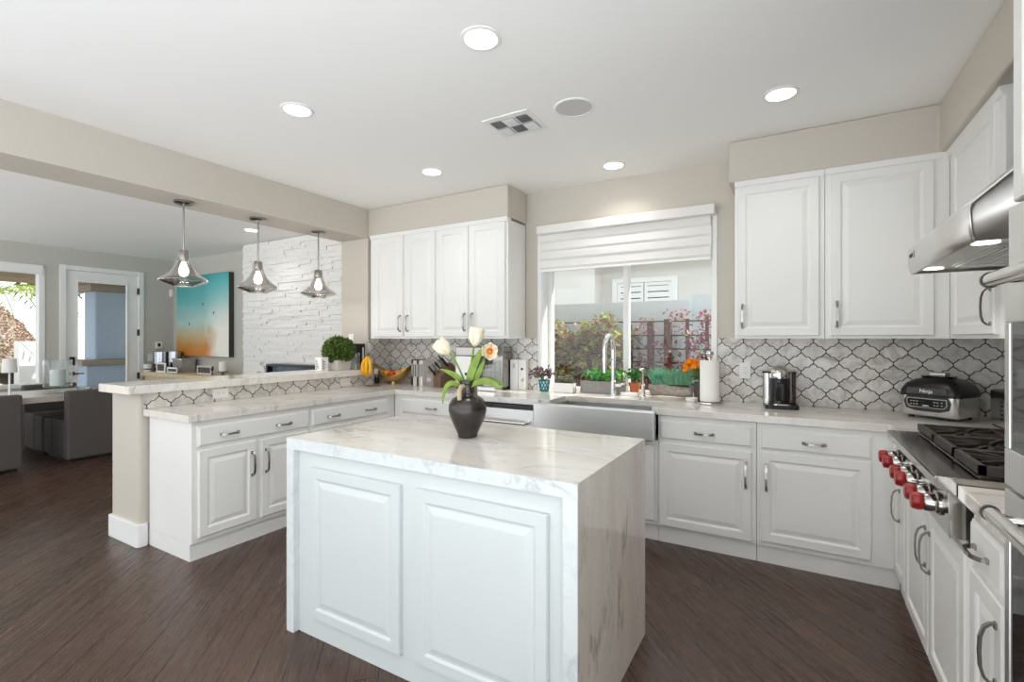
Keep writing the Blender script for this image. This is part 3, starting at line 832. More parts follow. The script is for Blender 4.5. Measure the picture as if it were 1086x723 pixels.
# ------------------------------------------------------------------ island
ix0, ix1, iy0, iy1 = -2.086, -0.603, 1.461, 2.283
isl = thing('kitchen_island', 'white kitchen island with waterfall marble ends and two raised panels', 'kitchen island', (-1.345, 1.87, 0))
build(MB().prism([(ix0, 0.8625), (ix0, 0.914), (ix1-0.0005, 0.914), (ix1-0.052, 0.8625)], 'y', iy0, iy1), 'island_top', M['marble'], isl, True, 0.002)
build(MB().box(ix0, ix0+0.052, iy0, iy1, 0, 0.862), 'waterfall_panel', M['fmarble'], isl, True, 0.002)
o = build(MB().prism([(ix1-0.052, 0), (ix1, 0), (ix1, 0.9138), (ix1-0.052, 0.8622)], 'y', iy0+0.003, iy1), 'waterfall_panel', M['waterfall'], isl, True, 0.002)
o['label'] = 'brown-veined marble waterfall end'
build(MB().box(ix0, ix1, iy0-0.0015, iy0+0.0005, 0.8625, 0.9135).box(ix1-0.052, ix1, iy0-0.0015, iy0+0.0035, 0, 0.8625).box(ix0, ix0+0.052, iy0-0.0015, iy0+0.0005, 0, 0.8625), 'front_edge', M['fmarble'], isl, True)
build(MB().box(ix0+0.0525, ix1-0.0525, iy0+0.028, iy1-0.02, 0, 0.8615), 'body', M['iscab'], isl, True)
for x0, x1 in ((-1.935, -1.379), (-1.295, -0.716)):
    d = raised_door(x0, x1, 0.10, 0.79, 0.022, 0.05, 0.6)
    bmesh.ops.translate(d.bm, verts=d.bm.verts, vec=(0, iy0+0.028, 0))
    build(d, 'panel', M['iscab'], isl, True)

# ------------------------------------------------------------------ sink, faucet, dishwasher
sk = thing('farmhouse_sink', 'stainless steel apron front sink under the kitchen window', 'sink', (-1.25, 3.5, 0.69))
b = MB().box(-1.715, -0.8085, 3.272, 3.334, 0.697, 0.892)
b.box(-1.64, -0.83, 3.334, 3.352, 0.70, 0.892)
build(b, 'apron', M['steel'], sk, True, 0.006)
b = MB()
x0, x1, y0, y1, zb = -1.612, -0.853, 3.35, 3.69, 0.70
b.box(x0-0.008, x0, y0, y1, zb, 0.8685).box(x1, x1+0.008, y0, y1, zb, 0.8685).box(x0-0.008, x1+0.008, y1, y1+0.008, zb, 0.8685).box(x0-0.008, x1+0.008, y0-0.01, y0, zb, 0.89).box(x0-0.008, x1+0.008, y0-0.01, y1+0.008, zb-0.006, zb)
build(b, 'basin', M['basin'], sk, True)
build(MB().lathe([(0.0, 0.004), (0.03, 0.004), (0.045, 0.006), (0.045, 0.0)], (-1.23, 3.56, zb), 24), 'drain', M['chrome'], sk, True)

fc = thing('kitchen_faucet', 'tall stainless gooseneck faucet behind the sink', 'faucet', (-1.287, 3.88, 0.914))
build(MB().lathe([(0, 0), (0.03, 0), (0.03, 0.008), (0.024, 0.014), (0.022, 0.12), (0.017, 0.125), (0, 0.125)], (0, 0, 0), 24), 'base', M['steelZ'], fc, smooth=True)
pts = [(0, 0, 0.12), (0, 0, 0.38)]
for i in range(13):
    a = PI*i/12
    pts.append((0, -0.105+0.105*math.cos(a), 0.38+0.115*math.sin(a)))
pts.append((0, -0.21, 0.33))
build(MB().tube(pts, 0.0185, 14), 'spout', M['steelZ'], fc, smooth=True)
build(MB().tube([(0, -0.21, 0.335), (0, -0.21, 0.31), (0, -0.211, 0.2)], [0.018, 0.0195, 0.017], 14), 'spray_head', M['steelZ'], fc, smooth=True)
build(MB().tube([(0, -0.01, 0.30), (0, -0.1, 0.292), (0, -0.2, 0.30)], 0.006, 8).lathe([(0.021, 0), (0.021, 0.016), (0.017, 0.016), (0.017, 0)], (0, -0.21, 0.29), 18, close=True), 'docking_arm', M['steelZ'], fc, smooth=True)
build(MB().tube([(0.02, 0, 0.085), (0.055, 0, 0.085), (0.075, -0.01, 0.1), (0.11, -0.03, 0.105)], [0.013, 0.013, 0.008, 0.006], 10), 'lever', M['steelZ'], fc, smooth=True)

sd = thing('soap_dispenser', 'slim stainless soap dispenser right of the faucet', 'soap dispenser', (-1.045, 3.89, 0.914))
build(MB().lathe([(0, 0), (0.024, 0), (0.022, 0.004), (0.017, 0.008), (0.017, 0.1), (0.012, 0.105), (0, 0.105)], seg=20), 'base', M['steelZ'], sd, smooth=True)
build(MB().tube([(0, 0, 0.1), (0, 0, 0.2), (-0.003, -0.01, 0.225), (-0.01, -0.045, 0.225)], [0.008, 0.01, 0.014, 0.008], 12), 'spout', M['steelZ'], sd, smooth=True)

dw = thing('dishwasher', 'stainless steel dishwasher with bar handle left of the sink', 'dishwasher', (-2.14, 3.36, 0))
build(MB().box(-2.537, -1.743, 3.366, 3.94, 0.11, 0.862), 'body', M['black'], dw, True)
build(MB().box(-2.53, -1.745, 3.338, 3.365, 0.13, 0.825), 'door', M['steel'], dw, True, 0.004)
build(MB().box(-2.53, -1.745, 3.345, 3.365, 0.828, 0.86), 'control_strip', M['glossblack'], dw, True, 0.002)
b = MB().tube([(-2.46, 3.29, 0.726), (-1.79, 3.29, 0.726)], 0.014, 14)
for x in (-2.44, -1.805): b.tube([(x, 3.29, 0.726), (x, 3.338, 0.726)], [0.014, 0.019], 12)
build(b, 'handle', M['chrome'], dw, True, smooth=True)
build(MB().box(-2.537, -1.743, 3.385, 3.40, 0, 0.109), 'toe_kick', M['cab'], dw, True)

# ------------------------------------------------------------------ rangetop
ry0, ry1, rzt = 2.075, 3.005, 0.935
rg = thing('rangetop', 'stainless gas rangetop with six red knobs', 'rangetop', (0.7, 2.54, 0.735))
build(MB().prism([(0.402, rzt), (0.398, rzt-0.008), (0.398, rzt-0.034), (0.404, rzt-0.042), (0.432, rzt-0.05), (0.436, 0.736), (1.055, 0.736), (1.055, rzt)], 'y', ry0, ry1), 'body', M['polished'], rg, True, 0.002)
build(MB().box(0.515, 1.045, ry0+0.02, ry1-0.02, rzt, rzt+0.004), 'burner_tray', M['glossblack'], rg, True)
build(MB().box(1.02, 1.055, ry0, ry1, rzt, rzt+0.03), 'back_trim', M['steelY'], rg, True, 0.003)
for y in (2.93, 2.815, 2.615, 2.50, 2.305, 2.19):
    kb = build(MB().lathe([(0, -0.044), (0.027, -0.044), (0.03, -0.04), (0.031, -0.012), (0.038, -0.008), (0.039, 0.0), (0, 0.0)], (0.434, y, 0.815), 24, axis='x'), 'knob_bezel', M['polished'], rg, True, smooth=True)
    k = MB()
    rr = 0.027
    k.lathe([(0, -0.079), (0.024, -0.079), (0.03, -0.073), (0.032, -0.058), (0.03, -0.044), (0, -0.044)], (0.434, y, 0.815), 8, axis='x')
    build(k, 'knob', M['red'], kb, False, 0.004).location = (0, 0, 0)
for o in rg.children:
    for ch in o.children:
        if ch.name.startswith('knob'):
            for v in ch.data.vertices: v.co = v.co - Vector((0.7, 2.54, 0.735))
gw = (ry1-ry0-0.03)/3
for g in range(3):
    a, c = ry0+0.015+g*gw+0.001, ry0+0.015+(g+1)*gw-0.001
    x0, x1, zt = 0.512, 1.015, rzt+0.042
    b = MB()
    b.box(x0, x1, a, a+0.016, rzt+0.012, zt).box(x0, x1, c-0.016, c, rzt+0.012, zt).box(x0, x0+0.018, a, c, rzt+0.012, zt).box(x1-0.018, x1, a, c, rzt+0.012, zt)
    b.box((x0+x1)/2-0.008, (x0+x1)/2+0.008, a, c, zt-0.018, zt)
    for cx in (x0+0.135, x1-0.135):
        cy = (a+c)/2
        for k in range(8):
            an = k*PI/4 + PI/8
            p0 = (cx+math.cos(an)*0.035, cy+math.sin(an)*0.035, zt-0.007)
            ex = max(-0.12, min(0.12, math.cos(an)*0.19)); ey = max(-(c-a)/2+0.01, min((c-a)/2-0.01, math.sin(an)*0.19))
            b.strip([p0, (cx+ex, cy+ey, zt-0.007)], 0.009, (-math.sin(an), math.cos(an), 0), 0.014)
    for px in (x0+0.012, x1-0.012):
        for py in (a+0.01, c-0.01): b.box(px-0.008, px+0.008, py-0.008, py+0.008, rzt+0.004, rzt+0.014)
    build(b, 'grate', M['iron'], rg, True)
    for cx in (x0+0.135, x1-0.135):
        build(MB().lathe([(0, 0.0), (0.05, 0), (0.05, 0.012), (0.035, 0.016), (0.035, 0.024), (0, 0.026)], (cx, (a+c)/2, rzt+0.004), 20), 'burner', M['iron'], rg, True, smooth=True)

# ------------------------------------------------------------------ range hood
hy0, hy1 = 1.93, 2.80
hd = thing('range_hood', 'stainless steel wall range hood with curved front and two lamps', 'range hood', (0.8, 2.33, 1.68))
fx = 0.444
prof = [(fx+0.022, 1.672), (fx+0.010, 1.70), (fx+0.002, 1.74), (fx, 1.775), (fx+0.004, 1.80), (0.80, 2.115), (XR-0.013, 2.115), (XR-0.013, 1.672)]
def hollow(mb, pr, ya, yb, t=0.012):
    return mb
# shell: front skin, slopes and sides (open underneath)
sk_ = MB()
inner = [(fx+0.04, 1.672), (fx+0.03, 1.70), (fx+0.022, 1.74), (fx+0.02, 1.77), (0.81, 2.09), (XR-0.03, 2.09), (XR-0.03, 1.672)]
front = [(fx+0.012, 1.672), (fx+0.004, 1.70), (fx, 1.735), (fx, 1.762), (fx+0.005, 1.785), (0.80, 2.118), (XR-0.013, 2.118), (XR-0.013, 2.105), (0.805, 2.105), (fx+0.018, 1.785), (fx+0.012, 1.762), (fx+0.012, 1.74), (fx+0.016, 1.70), (fx+0.024, 1.672)]
sk_.prism(front, 'y', hy0, hy1)
side = [(fx+0.014, 1.673), (fx+0.006, 1.70), (fx+0.002, 1.74), (fx+0.002, 1.762), (fx+0.006, 1.785), (0.80, 2.115), (XR-0.014, 2.115), (XR-0.014, 1.673)]
sk_.prism(side, 'y', hy0+0.001, hy0+0.012).prism(side, 'y', hy1-0.012, hy1-0.001)
build(sk_, 'canopy', M['steelY'], hd, True, smooth='no')
build(MB().box(fx+0.022, XR-0.02, hy0+0.012, hy1-0.012, 1.684, 1.692), 'underside_panel', M['steelY'], hd, True)
b = MB().box(0.56, 0.79, 2.12, 2.62, 1.678, 1.684)
for k in range(12): b.box(0.567+k*0.0185, 0.578+k*0.0185, 2.13, 2.61, 1.672, 1.678)
build(b, 'baffle_filter', M['steel'], hd, True)
for y in (2.045, 2.70):
    l = build(MB().cyl((0.515, y, 1.679), 0.034, 0.006, 24), 'lamp_lens', M['hoodlens'], hd, True)
    lamp('hood_light', 'AREA', (0.515-0.8, y-2.33, 1.672-1.68), 0.7, (1, 0.95, 0.87), 0.06, parent=hd)
build(MB().box(0.80, XR-0.014, hy0+0.012, hy1-0.012, 1.666, 1.6835), 'rear_lip', M['copper'], hd, True)
def text(body, size, name, m, parent, loc, rot, depth=0.0006, sx=1.0):
    c = bpy.data.curves.new(name, 'FONT'); c.body = body; c.size = size; c.extrude = depth; c.align_x = 'CENTER'; c.align_y = 'CENTER'
    o = bpy.data.objects.new(name, c); COL.objects.link(o)
    dg = bpy.context.evaluated_depsgraph_get()
    me = bpy.data.meshes.new_from_object(o.evaluated_get(dg))
    bpy.data.objects.remove(o)
    me.materials.clear(); me.materials.append(m)
    o = bpy.data.objects.new(name, me); COL.objects.link(o)
    o.parent = parent; o.location = loc; o.rotation_euler = rot; o.scale = (sx, 1, 1)
    return o
text('WOLF', 0.026, 'lettering', M['darkgrey'], hd, (fx-0.0005-0.8, 2.72-2.33, 1.745-1.68), (PI/2, 0, -PI/2))
build(MB().box(fx-0.001, fx+0.003, 2.655, 2.662, 1.73, 1.76), 'control_mark', M['black'], hd, True)

# ------------------------------------------------------------------ oven tower
ty0, ty1 = 0.74, 1.585
tw = thing('oven_tower', 'tall white cabinet housing the double wall oven at the right edge', 'cabinet', (0.75, 1.16, 0))
b = MB().box(0.462, XR-0.013, ty1-0.02, ty1, 0.11, 2.43).box(0.462, XR-0.013, ty0, ty0+0.02, 0.11, 2.43).box(0.462, XR-0.013, ty0+0.02, ty1-0.02, 1.69, 2.43).box(0.47, XR-0.013, ty0+0.02, ty1-0.02, 0.11, 0.28)
build(b, 'body', M['cab'], tw, True)
build(MB().box(0.49, 0.515, ty0, ty1, 0, 0.11), 'toe_kick', M['cab'], tw, True)
for y1_, y0_ in ((1.565, 1.165), (1.155, 0.75)):
    d = raised_door(0, y1_-y0_, 1.70, 2.412)
    bmesh.ops.rotate(d.bm, verts=d.bm.verts, cent=(0, 0, 0), matrix=Matrix.Rotation(-PI/2, 3, 'Z'))
    bmesh.ops.translate(d.bm, verts=d.bm.verts, vec=(0.461, y1_, 0))
    build(d, 'door', M['cab'], tw, True)
ov = thing('wall_oven', 'stainless double wall oven with tube handles at the right edge', 'oven', (0.7, 1.16, 0.28))
oy0, oy1 = 0.765, 1.56
build(MB().box(0.465, 1.0, oy0, oy1, 0.285, 1.685), 'body', M['black'], ov, True)
build(MB().box(0.432, 0.464, oy0, oy1, 1.545, 1.684), 'control_panel', M['steelY'], ov, True, 0.003)
def ovendoor(z0, z1, gz0, gz1):
    b = MB()
    b.box(0.425, 0.464, oy0, oy1, z0, gz0).box(0.425, 0.464, oy0, oy1, gz1, z1).box(0.425, 0.464, oy1-0.028, oy1, gz0, gz1).box(0.425, 0.464, oy0, oy0+0.028, gz0, gz1)
    d = build(b, 'door', M['steelY'], ov, True, 0.003)
    g = build(MB().box(0.4285, 0.46, oy0+0.028, oy1-0.028, gz0, gz1), 'door_glass', M['glossblack'], d)
    for v in g.data.vertices: v.co -= Vector((0.7, 1.16, 0.28))
    hzz = z1-0.03
    h = MB().tube([(0.368, oy0+0.03, hzz), (0.368, oy1-0.125, hzz)], 0.0155, 16)
    for y in (oy0+0.06, oy1-0.165): h.tube([(0.368, y, hzz), (0.426, y, hzz)], 0.011, 10)
    c_ = build(MB().lathe([(0, 0), (0.0175, 0), (0.0175, 0.008), (0, 0.008)], (0.368, oy1-0.1335, hzz), 16, axis='y'), 'handle_collar', M['black'], d)
    for v in c_.data.vertices: v.co -= Vector((0.7, 1.16, 0.28))
    o = build(h, 'handle', M['chrome'], d, smooth=True)
    for v in o.data.vertices: v.co -= Vector((0.7, 1.16, 0.28))
ovendoor(1.045, 1.54, 1.13, 1.42)
ovendoor(0.30, 1.035, 0.38, 0.92)

# ------------------------------------------------------------------ ceiling fixtures
def downlight(x, y, label, z=CZ):
    t = thing('recessed_light', label, 'ceiling light', (x, y, z), group='recessed lights in the ceilings')
    build(MB().lathe([(0.092, 0.0), (0.092, -0.004), (0.076, -0.007), (0.072, -0.004), (0.072, 0.0)], seg=40, close=True), 'trim_ring', M['trimw'], t, smooth=True)
    build(MB().lathe([(0, -0.0045), (0.072, -0.0045), (0.072, -0.001), (0, -0.001)], seg=40), 'lens', M['lens'], t)
    lamp('downlight', 'AREA', (0, 0, -0.012), LIGHT_W, (1, 0.965, 0.92), 0.14, parent=t)
downlight(-1.216, 1.817, 'recessed ceiling light above the island, nearest the camera')
downlight(-2.53, 1.84, 'recessed ceiling light nearest the beam, over the peninsula aisle')
downlight(-0.063, 3.055, 'recessed ceiling light in front of the right-hand soffit')
downlight(-2.526, 3.065, 'recessed ceiling light in front of the left soffit')
downlight(-1.213, 3.66, 'recessed ceiling light right above the sink window')
sp = thing('ceiling_speaker', 'round white in-ceiling speaker beside the air vent', 'speaker', (-1.108, 2.631, CZ))
build(MB().lathe([(0.118, 0), (0.118, -0.004), (0.106, -0.006), (0.104, 0)], seg=40, close=True), 'trim_ring', M['trimw'], sp, smooth=True)
build(MB().lathe([(0, -0.003), (0.104, -0.003), (0.104, 0), (0, 0)], seg=40), 'grille', mat('speaker_mesh', srgb(205, 204, 202), 0.8, nscale=600, namt=0.08), sp)
vt = thing('air_vent', 'white ceiling air vent with six louvred cells', 'air vent', (-1.512, 2.65, CZ))
vw, vd = 0.16, 0.145
build(MB().box(-vw, vw, -vd, vd, -0.006, 0), 'frame', M['trimw'], vt, bevel=0.003)
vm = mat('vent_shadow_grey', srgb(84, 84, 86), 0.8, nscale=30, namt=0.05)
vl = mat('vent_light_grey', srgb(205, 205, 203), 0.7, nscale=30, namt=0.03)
for i in range(3):
    for j in range(2):
        cx, cy = -0.09+i*0.09, -0.055+j*0.11
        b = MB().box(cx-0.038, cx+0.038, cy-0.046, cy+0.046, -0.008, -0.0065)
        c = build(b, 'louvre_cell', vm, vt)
        for k in range(7):
            b2 = MB()
        b2 = MB()
        if (i+j) % 2 == 0:
            for k in range(7): b2.prism([(cx-0.036+k*0.0108, -0.008), (cx-0.036+k*0.0108+0.007, -0.016), (cx-0.036+k*0.0108+0.009, -0.016), (cx-0.036+k*0.0108+0.002, -0.008)], 'y', cy-0.045, cy+0.045)
        else:
            for k in range(8): b2.prism([(cy-0.044+k*0.0112, -0.008), (cy-0.044+k*0.0112+0.007, -0.016), (cy-0.044+k*0.0112+0.009, -0.016), (cy-0.044+k*0.0112+0.002, -0.008)], 'x', cx-0.037, cx+0.037)
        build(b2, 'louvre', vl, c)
downlight(-5.6, 3.46, 'recessed ceiling light in the living room near the stone wall', 2.68)

# ------------------------------------------------------------------ pendants
def pendant():
    t = thing('pendant_light', '', 'pendant light', (-4.03, 1.95, 2.43), group='pendants over the raised bar')
    build(MB().lathe([(0, 0), (0.067, 0), (0.067, -0.014), (0.055, -0.022), (0.012, -0.024), (0, -0.024)], seg=32), 'canopy', M['nickel'], t, smooth=True)
    build(MB().tube([(0, 0, -0.02), (0, 0, -0.385)], 0.0065, 10), 'rod', M['nickel'], t, smooth=True)
    build(MB().lathe([(0, -0.375), (0.03, -0.375), (0.034, -0.382), (0.032, -0.44), (0.02, -0.46), (0, -0.46)], seg=24), 'socket', M['nickel'], t, smooth=True)
    # flared glass: narrow neck, wide brim, small tapered bottom opening
    P = [(0.037, -0.385), (0.038, -0.41), (0.042, -0.44), (0.052, -0.475), (0.068, -0.51), (0.09, -0.54), (0.118, -0.565), (0.148, -0.585), (0.163, -0.598), (0.165, -0.605), (0.158, -0.613), (0.12, -0.63), (0.08, -0.643), (0.072, -0.648)]
    build(MB().lathe(P, seg=48), 'glass_shade', M['smoke'], t, smooth='all')
    build(MB().lathe([(0, -0.455), (0.014, -0.46), (0.018, -0.48), (0.032, -0.515), (0.034, -0.54), (0.024, -0.565), (0, -0.573)], seg=20), 'bulb', M['bulb'], t, smooth='all')
    lamp('pendant_bulb', 'POINT', (0, 0, -0.62), 2.5, (1, 0.92, 0.82), 0.03, parent=t)
    return t
p0 = pendant(); p0['label'] = 'smoky glass pendant nearest the camera, in front of the painting corner'
copy_thing(p0, (-4.03, 2.545, 2.43), label='smoky glass pendant hanging between the other two pendants')
copy_thing(p0, (-4.03, 3.165, 2.43), label='smoky glass pendant nearest the wall cabinets, before the stone wall')

# ------------------------------------------------------------------ wall plates
def plate(loc, rz, label, name='wall_outlet', w=0.075, h=0.118, switch=False, cat='outlet'):
    t = thing(name, label, cat, loc, rz)
    build(MB().box(-w/2, w/2, -0.006, 0, -h/2, h/2), 'plate', M['white'], t, bevel=0.003)
    b = MB()
    if switch:
        b.box(-0.017, 0.017, -0.009, -0.006, -0.033, 0.033)
        build(b, 'rocker', M['trimw'], t, bevel=0.001)
    else:
        for z in (-0.02, 0.02) if h > w else (0,):
            for x in (0,) if h > w else (-0.02, 0.02):
                q = MB().rbox(x-0.016, x+0.016, -0.008, -0.006, z-0.014, z+0.014, 0.003) if False else MB().box(x-0.016, x+0.016, -0.008, -0.006, z-0.014, z+0.014)
                so = build(q, 'socket', M['trimw'], t)
                build(MB().box(x-0.007, x-0.005, -0.0085, -0.008, z-0.002, z+0.006).box(x+0.005, x+0.007, -0.0085, -0.008, z-0.002, z+0.006), 'slot', M['black'], so)
    return t
plate((-0.313, YB-0.0125, 1.148), 0, 'white outlet on the tiles between paper towel and pod coffee maker')
plate((-3.7495, 2.07, 0.972), R90, 'white outlet on the bar tiles at the open end of the peninsula', w=0.118, h=0.072)
plate((-3.7495, 3.25, 0.966), R90, 'white outlet on the bar tiles below the boxwood ball', w=0.118, h=0.072)
plate((-4.09, 3.6295, 1.375), 0, 'white light switch on the wall end behind the boxwood ball', 'light_switch', 0.075, 0.118, True, 'switch')
plate((XL+0.0005, 3.9, 1.08), R90, 'white triple switch plate beside the patio door', 'light_switch', 0.16, 0.118, True, 'switch')
th = thing('thermostat', 'small white thermostat beside the patio door', 'thermostat', (XL+0.0005, 3.975, 1.28), R90)
build(MB().box(-0.05, 0.05, -0.022, 0, -0.055, 0.055), 'case', M['white'], th, bevel=0.006)
build(MB().box(-0.02, 0.02, -0.024, -0.022, -0.025, 0.03), 'display', M['black'], th)
mo = build(MB().box(XL+0.0005, XL+0.05, 4.13, 4.19, 2.08, 2.2), 'motion_sensor', M['white'], bevel=0.012, seg=3)
tag(mo, 'white motion sensor high in the living room corner', 'sensor')

# ------------------------------------------------------------------ vase with tulips on the island
VX, VY, VZ = -1.351, 1.905, 0.9145
vs = thing('vase', 'dark gunmetal amphora vase with rope handles on the island', 'vase', (VX, VY, VZ))
P = [(0, 0.0), (0.044, 0.0), (0.048, 0.006), (0.046, 0.012), (0.062, 0.045), (0.082, 0.09), (0.091, 0.13), (0.088, 0.158), (0.074, 0.182), (0.05, 0.196), (0.036, 0.203), (0.034, 0.225), (0.037, 0.255), (0.043, 0.268), (0.04, 0.27), (0.033, 0.255), (0.030, 0.21), (0, 0.2)]
build(MB().lathe(P, seg=48), 'body', M['vase'], vs, smooth='all')
for sg in (-1, 1):
    hv_ = Vector((0.866, 0.5, 0))*0.43*sg + Vector((0.5, -0.866, 0))*0.9*-sg
    c, s = hv_.x, hv_.y
    pts = [(c*r, s*r, z) for r, z in ((0.072, 0.184), (0.075, 0.205), (0.073, 0.228), (0.06, 0.243), (0.037, 0.245))]
    build(MB().tube(pts, 0.0105, 10), 'handle', M['rope'], vs, smooth=True)
def petal_cup(mb, c, d, L, R, n=6, open_=0.0, seg=6):
    """n overlapping petals around the axis d"""
    c = Vector(c); d = Vector(d).normalized()
    a = d.cross(Vector((0.2, 1, 0.1))).normalized(); bb = d.cross(a)
    for k in range(n):
        an = 2*PI*k/n + (0.25 if k % 2 else 0)
        rr = R*(1.0 if k % 2 else 0.88)
        wid = 2*PI/n*1.35
        grid = []
        for i in range(seg+1):
            s = i/seg
            rad = rr*(math.sin(min(1, s*1.5+0.06)*PI/2)) * (1 - 0.12*s*(1-open_)) + open_*R*s*0.9
            ww = wid*(math.sin(PI*(0.16+0.63*s)))**0.7
            row = []
            for j in range(5):
                t = an + ww*(j/4-0.5)
                row.append(mb.bm.verts.new(c + d*(L*s) + (a*math.cos(t)+bb*math.sin(t))*rad*(1+0.06*abs(j-2))))
            grid.append(row)
        for i in range(seg):
            for j in range(4):
                mb.bm.faces.new((grid[i][j], grid[i+1][j], grid[i+1][j+1], grid[i][j+1]))
    return mb
def blade(mb, pts, w, cup=0.25):
    """long leaf following pts, widest mid-way, channelled"""
    pts = [Vector(p) for p in pts]
    rows = []
    n = len(pts)
    for i, p in enumerate(pts):
        t = (pts[min(i+1, n-1)]-pts[max(i-1, 0)]).normalized()
        sd = t.cross(Vector((0.25, -0.95, 0.35))).normalized()
        nn = sd.cross(t)
        ww = w*(math.sin(PI*(0.12+0.86*i/(n-1))))**0.8
        rows.append([mb.bm.verts.new(p + sd*ww*u/2 + nn*abs(u)*ww*cup) for u in (-1, -0.5, 0, 0.5, 1)])
    for A, B in zip(rows, rows[1:]):
        for j in range(4): mb.bm.faces.new((A[j], B[j], B[j+1], A[j+1]))
    return mb
def bez(p0, p1, p2, n=10):
    p0, p1, p2 = Vector(p0), Vector(p1), Vector(p2)
    return [p0*(1-t)**2 + p1*2*t*(1-t) + p2*t*t for t in [i/n for i in range(n+1)]]
rt = Vector((math.cos(math.radians(30.13)), math.sin(math.radians(30.13)), 0)); tw_ = Vector((math.sin(math.radians(30.13)), -math.cos(math.radians(30.13)), 0))
def vp(px, py, near=0.0):
    """offset from the vase base: px metres sideways, py metres up, near metres towards the viewer side"""
    return rt*px + Vector((0, 0, py)) + tw_*near
def tulip(label, stem, head, hd_, L, R, leaves, open_=0.0):
    t = thing('tulip', label, 'flower', (VX, VY, VZ+0.2), group='tulips in the island vase')
    off = Vector((0, 0, -0.2))
    build(MB().tube([p+off for p in stem], 0.0048, 8), 'stem', M['stem'], t, smooth='all')
    h = build(petal_cup(MB(), head+off, hd_, L, R, 6, open_), 'blossom', M['petal'], t, smooth='all')
    h.modifiers.new('thick', 'SOLIDIFY').thickness = 0.0015
    if open_ > 0.3:
        build(petal_cup(MB(), head+off+Vector(hd_).normalized()*0.008, hd_, 0.03, 0.014, 6, 0.1).ball(head+off+Vector(hd_).normalized()*0.024, 0.011, seg=8), 'corona', M['orange_petal'], h, smooth='all')
    for pts, w in leaves:
        l = build(blade(MB(), [p+off for p in pts], w), 'leaf', M['leaf'], t, smooth='all')
        l.modifiers.new('thick', 'SOLIDIFY').thickness = 0.0018
    return t
tulip('white tulip leaning left in the island vase', bez(vp(0, 0.21), vp(-0.02, 0.3), vp(-0.082, 0.40)), vp(-0.082, 0.397), vp(-0.062, 0.055)-vp(0, 0), 0.088, 0.036,
      [(bez(vp(-0.01, 0.23), vp(-0.03, 0.30, .03), vp(-0.13, 0.325, .03)), 0.026), (bez(vp(-0.02, 0.23, .02), vp(-0.10, 0.31, .05), vp(-0.112, 0.165, .06)), 0.026)])
tulip('tallest white tulip standing upright in the island vase', bez(vp(0.005, 0.21), vp(0.012, 0.33), vp(0.03, 0.43)), vp(0.031, 0.43), vp(0.016, 0.09)-vp(0, 0), 0.092, 0.037,
      [(bez(vp(0.0, 0.22), vp(0.02, 0.34, .02), vp(0.085, 0.44, 0.0)), 0.04)])
tulip('open white tulip with orange heart facing the viewer at the right of the island vase', bez(vp(0.01, 0.21), vp(0.035, 0.32), vp(0.096, 0.398, -0.01)), vp(0.10, 0.404, 0.0), vp(0.012, 0.008, 0.05)-vp(0, 0), 0.04, 0.031,
      [(bez(vp(0.01, 0.24, .02), vp(0.10, 0.30, .05), vp(0.16, 0.232, .05)), 0.034), (bez(vp(0.012, 0.22), vp(0.06, 0.31, .02), vp(0.085, 0.37, 0.03)), 0.028), (bez(vp(0.01, 0.24), vp(0.09, 0.30, -.02), vp(0.185, 0.235, -.02)), 0.03)], 0.34)

# ------------------------------------------------------------------ things on the back counter, left to right
CT = 0.914
bh = thing('banana_hanger', 'dark metal banana stand with wooden base on the counter corner', 'banana hanger', (-3.60, 3.47, CT))
build(MB().lathe([(0, 0), (0.07, 0), (0.072, 0.006), (0.066, 0.012), (0, 0.012)], seg=28), 'base', M['brown'], bh, smooth=True)
build(MB().tube([(0, 0, 0.01), (0, 0.005, 0.2), (0, 0.0, 0.29), (-0.015, -0.015, 0.315), (-0.035, -0.03, 0.31), (-0.04, -0.035, 0.29)], 0.005, 8), 'hook', M['brown'], bh, smooth=True)
bn = thing('banana_bunch', 'bunch of ripe bananas hanging from the stand', 'bananas', (-3.64, 3.435, CT+0.3))
build(MB().tube([(0, 0, 0.02), (0.002, 0.002, -0.02)], [0.008, 0.011], 8), 'stalk', M['brown'], bn, smooth=True)
for k, a in enumerate((-2.6, -1.9, -1.1, -0.3)):
    d = Vector((math.cos(a), math.sin(a), 0))
    pts = [Vector((0, 0, -0.005)) + d*(0.012+0.042*math.sin(PI*s*0.9)) + Vector((0, 0, -0.2*s)) for s in [i/9 for i in range(10)]]
    build(MB().tube(pts, [0.006, 0.011, 0.016, 0.018, 0.0185, 0.0185, 0.018, 0.016, 0.011, 0.004], 8), 'banana', M['banana'], bn, smooth='all')
jr = thing('jar', 'small dark jar between banana stand and fruit bowl', 'jar', (-3.79, 3.70, CT))
build(MB().lathe([(0, 0), (0.024, 0), (0.027, 0.005), (0.027, 0.06), (0.02, 0.07), (0, 0.07)], seg=20), 'body', M['black'], jr, smooth=True)
build(MB().lathe([(0, 0.07), (0.022, 0.07), (0.022, 0.088), (0, 0.09)], seg=20), 'lid', M['nickel'], jr, smooth=True)

